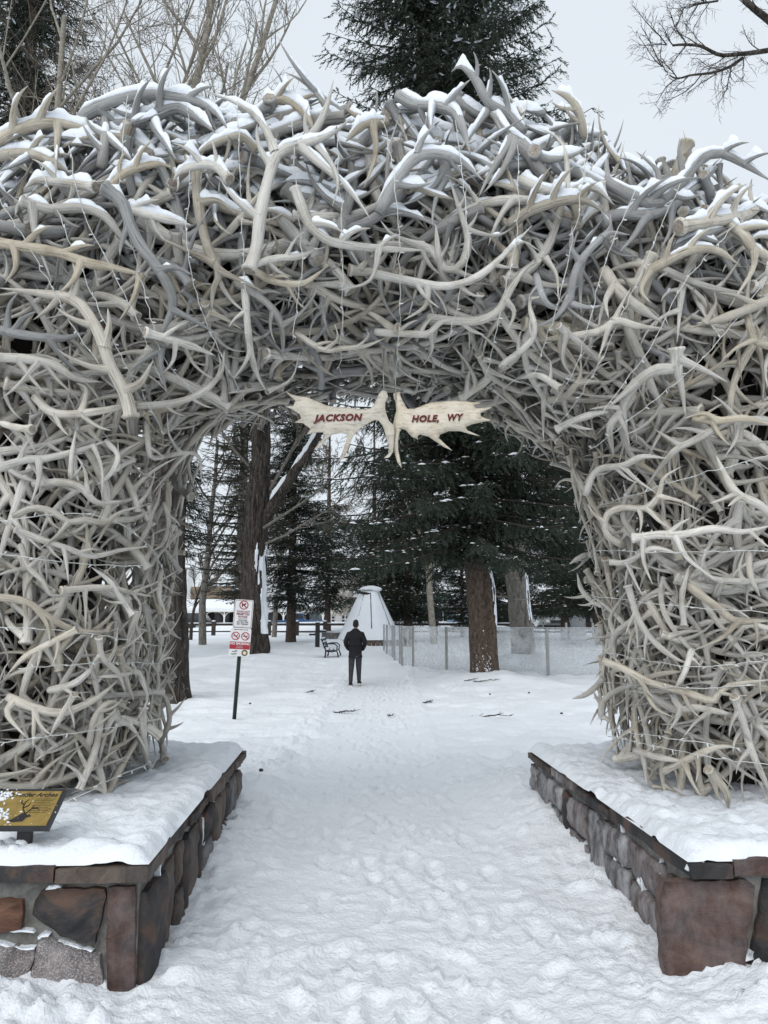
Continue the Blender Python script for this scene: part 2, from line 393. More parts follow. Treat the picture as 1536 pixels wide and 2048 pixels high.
for k in range(420):
    fy = 1.9 + 19 * RF.random() ** 1.35; fx = RF.normal(.02, .42 if fy < 9 else .34) + (.0 if fy < 9 else -.012 * (fy - 9)); an = RF.normal(0, .22); s = RF.uniform(.9, 1.1)
    i0, i1 = np.searchsorted(ys, [fy - .25, fy + .25]); j0, j1 = np.searchsorted(xs, [fx - .25, fx + .25])
    dx, dy = X[i0:i1, j0:j1] - fx, Y[i0:i1, j0:j1] - fy; u = (dx * math.cos(an) + dy * math.sin(an)) / (.052 * s); v = (-dx * math.sin(an) + dy * math.cos(an)) / (.145 * s)
    r = np.sqrt(u * u + v * v); h_ = -RF.uniform(.010, .026) * (1 / (1 + np.exp((r - 1) * 9))) + .012 * bell((r - 1.35) / .25)
    DZ[i0:i1, j0:j1] = np.where(r < 1.05, np.minimum(DZ[i0:i1, j0:j1], h_), DZ[i0:i1, j0:j1] + np.where(r < 1.9, h_, 0))
DZ = np.clip(DZ, -.045, .03)
near = np.clip((60 - np.abs(Y)) / 20, 0, 1) * np.clip((30 - np.abs(X)) / 15, 0, 1)
Z = ground_z(X, Y) + (ground_detail(X, Y) + DZ) * near
mb = MB(); mb.add(np.stack([X, Y, Z], -1).reshape(-1, 3), grid_faces(len(ys), len(xs), False))
mb.build('ground', SNOWG, kind='structure')

# ------------------------------------------------------------------ puffed polygons (stones, palmate antlers)
def inside(poly, p):
    x, y = p; c = False; j = len(poly) - 1
    for i in range(len(poly)):
        xi, yi = poly[i]; xj, yj = poly[j]
        if (yi > y) != (yj > y) and x < (xj - xi) * (y - yi) / (yj - yi + 1e-12) + xi: c = not c
        j = i
    return c
def edge_dist(poly, P):
    A = np.asarray(poly, float); B = np.roll(A, -1, 0); P = np.asarray(P, float)
    d = B - A; t = np.clip(((P[:, None] - A) * d).sum(-1) / np.maximum((d * d).sum(-1), 1e-12), 0, 1)
    return np.linalg.norm(P[:, None] - (A + t[..., None] * d), axis=-1).min(1)
def puff(poly, step, jit=.0, res=None):
    """triangulate a polygon with inner points; returns 2-D points, edge distance, triangles, boundary loop"""
    out = []
    n = len(poly); r = res or step
    for i in range(n):
        a = np.array(poly[i], float); b = np.array(poly[(i + 1) % n], float)
        k = max(1, int(round(np.linalg.norm(b - a) / r)))
        for q in range(k):
            p = a + (b - a) * q / k
            out.append(p + RG.uniform(-jit, jit, 2) * (1 if q else .4))
    out = np.array(out); mn, mx = out.min(0), out.max(0)
    gx = np.arange(mn[0] + step / 2, mx[0], step); gy = np.arange(mn[1] + step / 2, mx[1], step)
    pts = [p + RG.uniform(-.22, .22, 2) * step for p in np.array(np.meshgrid(gx, gy)).reshape(2, -1).T] if len(gx) and len(gy) else []
    pts = [p for p in pts if inside(out, p)]
    if pts:
        pts = np.array(pts); pts = pts[edge_dist(out, pts) > step * .35]
    allp = np.vstack([out, pts]) if len(pts) else out
    m = len(out)
    res_ = delaunay_2d_cdt([Vector(p) for p in allp], [(i, (i + 1) % m) for i in range(m)], [], 1, 1e-6)
    V = np.array([list(v) for v in res_[0]]); F = [f for f in res_[2] if len(f) == 3]
    orig = res_[3]; back = {}
    for k, o in enumerate(orig):
        for i in o: back.setdefault(i, k)
    loop = [back[i] for i in range(m)]
    d = edge_dist(out, V); d[loop] = 0
    return V, d, np.array(F), np.array(loop)
def stone_mesh(name, poly, O, U, V, N, thick, mat, step=.042, round_=.012, amp=.008, sink=.05, jit=.006):
    """an irregular stone: polygon in (U,V) plane at O, standing thick proud along N"""
    P, d, F, loop = puff(poly, step, jit)
    O, U, V, N = (np.array(k, float) for k in (O, U, V, N))
    h = thick * (.55 + .45 * (1 - (1 - np.clip(d / round_, 0, 1)) ** 2)) + amp * fbm(P[:, 0] * 13 + O[0] * 5, P[:, 1] * 13 + O[1] * 3, 7, 5, .6) * 2 * np.clip(.35 + d / round_, 0, 1)
    v = O + P[:, :1] * U + P[:, 1:] * V + h[:, None] * N
    b = v[loop] - N * (sink + 0 * h[loop][:, None]); n = len(v); m = len(loop)
    # orient faces outwards
    a0, b0, c0 = v[F[0][0]], v[F[0][1]], v[F[0][2]]
    flip = np.dot(np.cross(b0 - a0, c0 - a0), N) < 0
    if flip: F = F[:, ::-1]
    i = np.arange(m); j = (i + 1) % m
    side = np.stack([loop[i], n + i, n + j, loop[j]], 1)
    if flip: side = side[:, ::-1]
    mb = MB(); mb.add(np.vstack([v, b]), [F], 0, True); mb.lo.append(side.ravel()); mb.ct.append(np.full(m, 4)); mb.mi.append(np.zeros(m, int)); mb.sm.append(np.zeros(m, bool))
    return mb

# ------------------------------------------------------------------ stone plinths
def rect_noise(w, h): return [(0, 0), (w, 0), (w, h), (0, h)]
def plinth(side, top, label):
    sx = -1 if side < 0 else 1
    inner = PL_L if side < 0 else PL_R
    outer = inner + sx * 3.6
    base = RT((inner + outer) / 2, 5.1)
    root = thing('stone_plinth', (base[0], base[1], 0), label, 'plinth', 'stone plinths under the arch')
    def W(u, v, z): x, y = RT(u, v); return np.array([x, y, z])
    ex = W(1, 0, 0) - W(0, 0, 0); ey = W(0, 1, 0) - W(0, 0, 0)
    # mortar core
    m = MB(); c = W((inner + outer) / 2, (PL_F + PL_B) / 2, (top - .3) / 2 - .0)
    m.box((c[0], c[1], (top - .4) / 2), (abs(outer - inner), PL_B - PL_F, top + .4), 0, Matrix.Rotation(YAW, 4, 'Z'))
    m.build('mortar_core', MORTAR, root)
    def put(poly, face, mat, thick=.035, **k):
        if face == 'front': O, U, V, N = W(0, PL_F, 0), ex, (0, 0, 1), -ey
        elif face == 'inner': O, U, V, N = W(inner, 0, 0), ey, (0, 0, 1), -sx * ex
        elif face == 'back': O, U, V, N = W(0, PL_B, 0), ex, (0, 0, 1), ey
        stone_mesh('stone', poly, O, U, V, N, thick, mat, **k).build('stone', mat, root)
    R = random.Random(5 + side)
    # inner face: irregular slabs
    y0 = PL_F + .0
    if side < 0:
        cols = [(.36, [1.0], ST_DRK), (.22, [1.0], ST_BRN), (.20, [.55, .45], ST_BRN), (.16, [1.0], ST_DRK), (.30, [1.0], ST_BRN), (.12, [1], ST_DRK), (.34, [.6, .4], ST_GRY), (.24, [1.0], ST_BRN), (.20, [.5, .5], ST_DRK), (.28, [.45, .55], ST_BRN), (.22, [1], ST_GRY), (.30, [.5, .5], ST_BRN)]
    else:
        cols = [(.26, [1.0], ST_BRN), (.50, [.55, .45], ST_FRD), (.42, [.62, .38], ST_FRO), (.30, [1.0], ST_FRO), (.44, [.5, .5], ST_FRD), (.14, [1.0], ST_DRK), (.40, [.6, .4], ST_FRO), (.34, [1.0], ST_FRO), (.36, [.5, .5], ST_FRD)]
    yy = y0; k = 0
    while yy < PL_B - .06:
        w, split, mt = cols[k % len(cols)]; k += 1
        w = min(w, PL_B - yy); z = -.12; H = top - .055 + .12
        lean = (R.uniform(-.05, .05) if yy > PL_F + .01 else 0)
        for q, s in enumerate(split):
            h = H * s; g = .009
            p = [(yy + g + R.uniform(0, .02), z + g), (yy + w - g - R.uniform(0, .02), z + g + R.uniform(-.01, .02)), (yy + w - g + (lean if q else lean * .5), z + h - g + R.uniform(-.03, .01)), (yy + w * .5, z + h - g + R.uniform(-.02, .012)), (yy + g + (lean if q else lean * .5), z + h - g + R.uniform(-.03, .01))]
            mt2 = mt if len(split) == 1 or q == 0 else R.choice([mt, ST_FRO, ST_FRD] if side > 0 else [mt, ST_BRN, ST_DRK])
            put(p, 'inner', mt2, R.uniform(.028, .06)); z += h
        yy += w
    # front face
    def PX(px, py):                                     # photo point on the front wall plane -> (u, z)
        d = ray(px, py); n = -ey; t = np.dot(W(0, PL_F, 0) - np.array(CAM), n) / np.dot(np.array(d), n)
        p = np.array(CAM) + np.array(d) * t; return ((p - W(0, PL_F, 0)) @ ex, p[2])
    if side < 0:
        c7 = lambda L: [PX(x / 2.954, 1450 + y / 2.954) for x, y in L]
        F = [([(262, 965), (400, 955), (625, 955), (640, 1000), (612, 1130), (572, 1278), (470, 1262), (372, 1238), (290, 1170), (205, 1110), (222, 1020)], ST_DRK, .05),
             ([(-60, 1030), (60, 1016), (146, 1022), (150, 1100), (138, 1190), (60, 1210), (-60, 1235)], ST_ORA, .05),
             ([(-300, 1000), (-80, 1010), (-75, 1230), (-300, 1250)], ST_RED, .04),
             ([(-120, 1275), (60, 1295), (222, 1305), (200, 1400), (160, 1480), (100, 1640), (-120, 1640)], ST_GRA, .04),
             ([(240, 1250), (285, 1236), (350, 1270), (470, 1305), (600, 1345), (612, 1450), (614, 1640), (180, 1640), (170, 1490), (215, 1390)], ST_GRA, .045),
             ([(645, 950), (806, 945), (802, 1250), (800, 1720), (650, 1720), (640, 1300)], ST_RED, .05)]
        Fl = [(c7(p), m_, t) for p, m_, t in F]
    else:
        c8 = lambda L: [PX(1016 + x / 2.954, 1450 + y / 2.954) for x, y in L]
        F = [([(905, 912), (1150, 905), (1395, 905), (1440, 940), (1432, 1080), (1400, 1250), (1370, 1500), (915, 1500), (890, 1250), (882, 1000)], ST_RED, .05),
             ([(1490, 850), (1650, 845), (1650, 1500), (1400, 1500), (1425, 1330), (1470, 1100)], ST_DRK, .045),
             ([(1670, 860), (1960, 850), (1960, 1500), (1670, 1500)], ST_GRY, .045)]
        Fl = [(c8(p), m_, t) for p, m_, t in F]
    for p, m_, t in Fl: put([(u, min(z, top - .03)) for u, z in p], 'front', m_, t)
    xx = -2.35 if side < 0 else 2.95                   # beyond the picture's edge
    while abs(xx) < abs(outer) - .1:
        w = R.uniform(.3, .5); a, b = sorted((xx, xx + sx * w)); z = -.1
        for h in (.3, .32): put([(a + .012, z + .012), (b - .012, z + .01), (b - .012, z + h - .02), (a + .012, z + h - .01)], 'front', R.choice([ST_RED, ST_BRN, ST_GRY, ST_GRA]), .04); z += h
        xx += sx * w
    xx = inner
    while abs(xx) < abs(outer) - .2:
        w = R.uniform(.35, .55); a, b = sorted((xx, xx + sx * w))
        put([(a + .012, -.1), (b - .012, -.1), (b - .02, top - .07), (a + .012, top - .06)], 'back', R.choice([ST_BRN, ST_GRY, ST_DRK]), .04); xx += sx * w
    # cap stones along the rim (thickness seen edge-on)
    def cap(u0, u1, v0, v1, mat, th=.068, dz=0.0):
        P = rect_noise(u1 - u0, v1 - v0)
        O = W(u0, v0, top - .012 + dz + th)
        mb = stone_mesh('cap_stone', P, O, ex, ey, (0, 0, 1), .012, mat, step=.07, round_=.012, amp=.004, sink=th, jit=.012)
        mb.build('cap_stone', mat, root)
    ov = .05; dpt = .34
    cm = [ST_BRN, ST_DRK, ST_GRY, ST_BRN]
    uu = inner + sx * -ov if side > 0 else inner + ov
    k = 0; pos_ = uu
    ws = ([.42, .62, .5, .6, .55, .6, .5, .6] if side < 0 else [.22, .36, .5, .6, .5, .6, .55, .6])
    for w in ws:
        a, b = sorted((pos_, pos_ + sx * w))
        cap(a + .006, b - .006, PL_F - ov - R.uniform(0, .015), PL_F + dpt, (cm if side < 0 else [ST_DRK, ST_RED, ST_BRN, ST_GRY])[k % 4], .066 + R.uniform(-.008, .008), R.uniform(-.006, .004)); pos_ += sx * w; k += 1
    v = PL_F + dpt + .006
    while v < PL_B + .05:
        w = min(R.uniform(.35, .7), PL_B + .05 - v)
        a, b = sorted((inner - sx * (ov + R.uniform(-.02, .025)), inner + sx * .3))
        cap(a, b, v, v + w - .008, R.choice([ST_DRK, ST_BRN]) if side < 0 else R.choice([ST_BRN, ST_FRD, ST_DRK]), .060 + R.uniform(-.016, .012), R.uniform(-.014, -.004)); v += w
    # snow lying on top, its rim rounded and ragged
    u0, u1 = sorted((inner - sx * (ov - .005), outer)); v0, v1 = PL_F - ov + .012, PL_B + ov
    nu, nv = int((u1 - u0) / .024), int((v1 - v0) / .024)
    uu_, vv_ = np.meshgrid(np.linspace(u0, u1, nu), np.linspace(v0, v1, nv))
    e_in = np.abs(uu_ - (inner - sx * ov)); e_f = vv_ - v0; e_b = v1 - vv_
    rag_i = .06 * fbm(vv_ * 4, vv_ * 0 + 3.5, 61, 3) + .016; rag_f = .05 * fbm(uu_ * 4, uu_ * 0 + 1.5, 62, 3) + .012
    ed = np.minimum(np.minimum(np.maximum(e_in - rag_i, 0), np.maximum(e_f - rag_f, 0)), np.maximum(e_b, 0))
    prof = 1 - (1 - np.clip(ed / .075, 0, 1)) ** 2.2
    h = (.058 + .02 * fbm(uu_ * 1.5, vv_ * 1.5, 63, 3) + .036 * fbm(uu_ * 10, vv_ * 10, 64, 5, .6) + .02 * np.maximum(0, fbm(uu_ * 16, vv_ * 16, 66, 3))) * prof
    h += .05 * bell((np.abs(uu_ - inner) - 1.1) / .5) * bell((vv_ - 6.4) / .5)
    zz = top + .060 + h
    xx_, yy_ = RT(uu_, vv_)
    m = MB(); m.add(np.stack([xx_, yy_, zz], -1).reshape(-1, 3), grid_faces(nv, nu, False)); m.build('snow', SNOW, root)
    # pockets of snow caught in the joints
    m = MB()
    def patch(face, pts, th):
        if face == 'f': O, U, V, N = W(0, PL_F, 0), ex, (0, 0, 1), -ey
        else: O, U, V, N = W(inner, 0, 0), ey, (0, 0, 1), -sx * ex
        k = stone_mesh('patch', pts, O, U, V, N, th, SNOW, step=.025, round_=.02, amp=.008, sink=.03, jit=.006)
        m.add(np.vstack(k.v), [], 0); b0 = m.n - k.n
        m.lo += [l + b0 for l in k.lo]; m.ct += k.ct; m.mi += k.mi; m.sm += k.sm
    if side < 0:
        for L in ([(0, 1262), (70, 1285), (150, 1300), (225, 1298), (215, 1312), (140, 1312), (60, 1302), (0, 1285)], [(232, 1240), (270, 1212), (310, 1218), (300, 1235), (262, 1240), (240, 1262)], [(350, 1262), (420, 1272), (480, 1295), (560, 1318), (550, 1330), (470, 1306), (400, 1288)], [(272, 968), (300, 940), (365, 938), (375, 958), (320, 962)], [(60, 1205), (120, 1195), (200, 1200), (215, 1215), (120, 1212)]):
            patch('f', c7(L), .045)
    else:
        for L in ([(1045, 850), (1065, 800), (1085, 800), (1090, 850), (1070, 862)], [(1110, 780), (1150, 790), (1140, 805), (1115, 798)], [(1375, 1340), (1480, 1310), (1490, 1370), (1370, 1380)]): patch('f', c8(L), .05)
        patch('i', [(3.76, .19), (3.80, .17), (3.90, .25), (3.90, .30), (3.84, .28)], .07)
    for q in range(11):
        v0_ = R.uniform(PL_F + .1, PL_B - .1); z0_ = R.uniform(.12, top - .06); w_, h_ = R.uniform(.008, .018), R.uniform(.03, .10)
        patch('i', [(v0_ - w_, z0_ - h_), (v0_ + w_ * .3, z0_ - h_ * .8), (v0_ + w_, z0_ + h_ * .5), (v0_ + w_ * .2, z0_ + h_), (v0_ - w_ * .6, z0_ + h_ * .3)], R.uniform(.035, .06))
    m.build('caught_snow', SNOW, root, kind='stuff')
    return root
PTL, PTR = .455, .425
plinth(-1, PTL, 'snow topped low stone plinth with pinkish granite blocks, carrying the small gold plaque')
plinth(1, PTR, 'snow topped low stone plinth with one big square red block in its end wall')
# ------------------------------------------------------------------ the arch: hull, antlers, snow
INN = [(-1.66, .40), (-1.64, 1.0), (-1.63, 1.6), (-1.60, 2.2), (-1.55, 2.82), (-1.26, 3.14), (-.80, 3.34), (-.40, 3.45), (0, 3.48), (.40, 3.46), (.78, 3.36), (1.18, 3.12), (1.56, 2.80), (1.69, 2.2), (1.72, 1.6), (1.72, 1.0), (1.72, .40)]
OUT = [(-3.55, .40), (-3.62, 1.1), (-3.68, 1.9), (-3.66, 2.9), (-3.5, 3.9), (-3.15, 4.70), (-2.4, 5.18), (-1.3, 5.38), (0, 5.48), (1.2, 5.38), (2.2, 5.06), (2.95, 4.65), (3.42, 3.9), (3.62, 2.9), (3.66, 1.9), (3.62, 1.1), (3.55, .40)]
HB = .95
def hull(scale_in, grow, ns=97, nth=64):
    I = crom(np.array(INN), ns) if False else np.array([np.interp(np.linspace(0, 16, ns), np.arange(17), np.array(INN)[:, k]) for k in (0, 1)]).T
    O = np.array([np.interp(np.linspace(0, 16, ns), np.arange(17), np.array(OUT)[:, k]) for k in (0, 1)]).T
    ker = np.ones(7) / 7
    def sm(A): B = np.vstack([np.repeat(A[:1], 3, 0), A, np.repeat(A[-1:], 3, 0)]); return np.stack([np.convolve(B[:, k], ker, 'valid') for k in (0, 1)], 1)
    I, O = sm(I), sm(O)
    M = (I + O) / 2; a = np.linalg.norm(O - I, axis=1) / 2; u = (O - I) / (2 * a[:, None])
    th = np.arange(nth) * 2 * math.pi / nth; n = 2 / 2.8
    cx = np.sign(np.cos(th)) * np.abs(np.cos(th)) ** n; sy = np.sign(np.sin(th)) * np.abs(np.sin(th)) ** n
    ra = np.maximum(.1, a - scale_in + grow); rb = HB - scale_in + grow
    xz = M[:, None] + u[:, None] * (ra[:, None] * cx)[..., None]
    y = YC + np.broadcast_to(rb * sy, xz.shape[:2])
    X_, Y_ = RT(xz[..., 0], y)
    return np.stack([X_, Y_, xz[..., 1]], -1)
HV = hull(0, 0); NS, NT = HV.shape[:2]
Hv = HV.reshape(-1, 3); Hf = grid_faces(NS, NT)
c0 = Hv[Hf[NT * 10]].mean(0)
ARCH = BVHTree.FromPolygons([tuple(p) for p in Hv], [tuple(int(i) for i in f) for f in Hf])
def outward(n, s):                                          # make normals point away from the core line
    return n if n.dot(s) > 0 else -n
root_arch = thing('antler_arch', (0, YC, .5), 'huge snow dusted arch woven from hundreds of grey shed elk antlers, spanning the snowy path', 'arch')
cv = hull(.50, 0, 65, 28); m = MB(); m.add(cv.reshape(-1, 3), grid_faces(65, 28)); m.build('gap_shade_core', CORE, root_arch)  # added filler solid: blocks see-through, its dark colour paints shade into the gaps

def with_burr(P, R):
    """widen the base end into a burr: P runs from the base"""
    T = P[0] - P[1]; T = T / np.linalg.norm(T); r = R[0]
    base = [P[0] + T * r * .75, P[0] + T * r * .62, P[0] + T * r * .30, P[0] + T * r * .0]
    return np.vstack([base, P[1:]]), np.concatenate([[r * .98, r * 1.24, r * 1.28, r * 1.04], R[1:]])
def antler_mb(polys, sides=(10, 7), burr=True, rnd=0.0):
    """polys: list of (points, radii, is_beam). One mesh; slot 0 bone, slot 1 cut end"""
    mb = MB()
    for P, R, beam in polys:
        P = np.asarray(P, float); R = np.asarray(R, float); n0 = len(P)
        if beam and burr: P, R = with_burr(P, R)
        s = sides[0] if beam else sides[1]
        v, f = tube(P, R, s); N = len(P)
        L = np.concatenate([[0], np.cumsum(np.linalg.norm(np.diff(P, axis=0), axis=1))])
        a = np.arange(s) * 2 * math.pi / s
        t = L / L[-1]; t = np.clip((t - .45) / .55, 0, 1) if not beam else np.clip((t - .75) / .25, 0, 1)
        if beam and burr:
            g = v.reshape(N, s, 3); jag = 1 + RG.uniform(-.13, .13, (4, s)); jag[3] = 1; jag[0] = 1
            g[:4] = P[:4, None] + (g[:4] - P[:4, None]) * jag[..., None]; v = g.reshape(-1, 3)
        at_ = np.stack([np.tile(np.cos(a) * .5, N), np.tile(np.sin(a) * .5, N), np.repeat(L + rnd * 37, s), np.repeat(t * .98, s)], 1)
        mb.add(v, f, 0, True, at_)
        b = mb.n - len(v)
        if beam:
            mb.lo.append(b + np.arange(s)[::-1]); mb.ct.append(np.array([s])); mb.mi.append(np.array([1 if burr else 0])); mb.sm.append(np.array([False]))
        e = b + (N - 1) * s + np.arange(s)
        mb.lo.append(e); mb.ct.append(np.array([s])); mb.mi.append(np.array([0])); mb.sm.append(np.array([True]))
    return mb
def tine_r(r0, n):
    t = np.linspace(0, 1, n); return r0 * ((1 - t ** 1.5) ** .8 * .94 + .06) * (1 + .65 * np.exp(-t * 10)) * (1 - .18 * t)
def make_variant(k):
    R = np.random.default_rng(100 + k)
    L = R.uniform(1.05, 1.35); n = 15
    bend = R.uniform(.8, 1.7); a = np.linspace(-bend / 2, bend / 2, n) + .25 * np.sin(np.linspace(0, 2 * math.pi, n) + R.uniform(0, 6)) * R.uniform(.3, 1)
    step = L / (n - 1)
    P = np.cumsum(np.stack([np.cos(a), np.sin(a), R.uniform(-.22, .22) * np.sin(np.linspace(0, 3.1, n))], 1) * step, 0)
    P -= P.mean(0)
    r0 = R.uniform(.031, .041); t = np.linspace(0, 1, n); Rr = r0 * (1 - .38 * t) * (1 - np.clip((t - .62) / .38, 0, 1) ** 1.7 * .93) * (1 + .10 * np.sin(t * 22 + R.uniform(0, 6)))
    polys = [(P, Rr, True)]
    T, U, V = frames(P)
    sgn = -1 if R.random() < .5 else 1
    for tt in [.04, .13, .34, .52, .68, .80, .90][: R.integers(6, 8)]:
        tt = tt + R.uniform(-.025, .025); i = tt * (n - 1); i0 = min(int(i), n - 2); p = P[i0] + (P[i0 + 1] - P[i0]) * (i - i0); d = T[i0]
        out = np.array([-d[1], d[0], 0]) * sgn * -1
        if R.random() < .15: out = -out
        zt = R.uniform(-.45, .45)
        ln = R.uniform(.30, .54) * (1.0 if tt < .6 else .72); m_ = 9; q = []; cur = p.copy()
        ang = R.uniform(.75, 1.2); cv_ = R.uniform(-1.5, -.5) if R.random() < .75 else R.uniform(.3, 1.0)
        for j in range(m_):
            q.append(cur.copy()); an = ang + cv_ * (j / m_ - .15)
            dr = d * math.cos(an) + out * math.sin(an) + np.array([0, 0, zt]); dr /= np.linalg.norm(dr); cur = cur + dr * ln / (m_ - 1)
        rb = Rr[i0] * R.uniform(.58, .76) if tt < .75 else Rr[int(.7 * n)] * .62
        polys.append((np.array(q), tine_r(rb, m_), False))
    return polys
VAR = [make_variant(k) for k in range(22)]
VMB = [antler_mb(p, (10, 7)) for p in VAR]
LMB = [antler_mb(p, (6, 5)) for p in VAR]                                 # lighter copy for the joined mass
VME = [b.mesh('antler', [A_BONE, A_CUT]) for b in VMB]

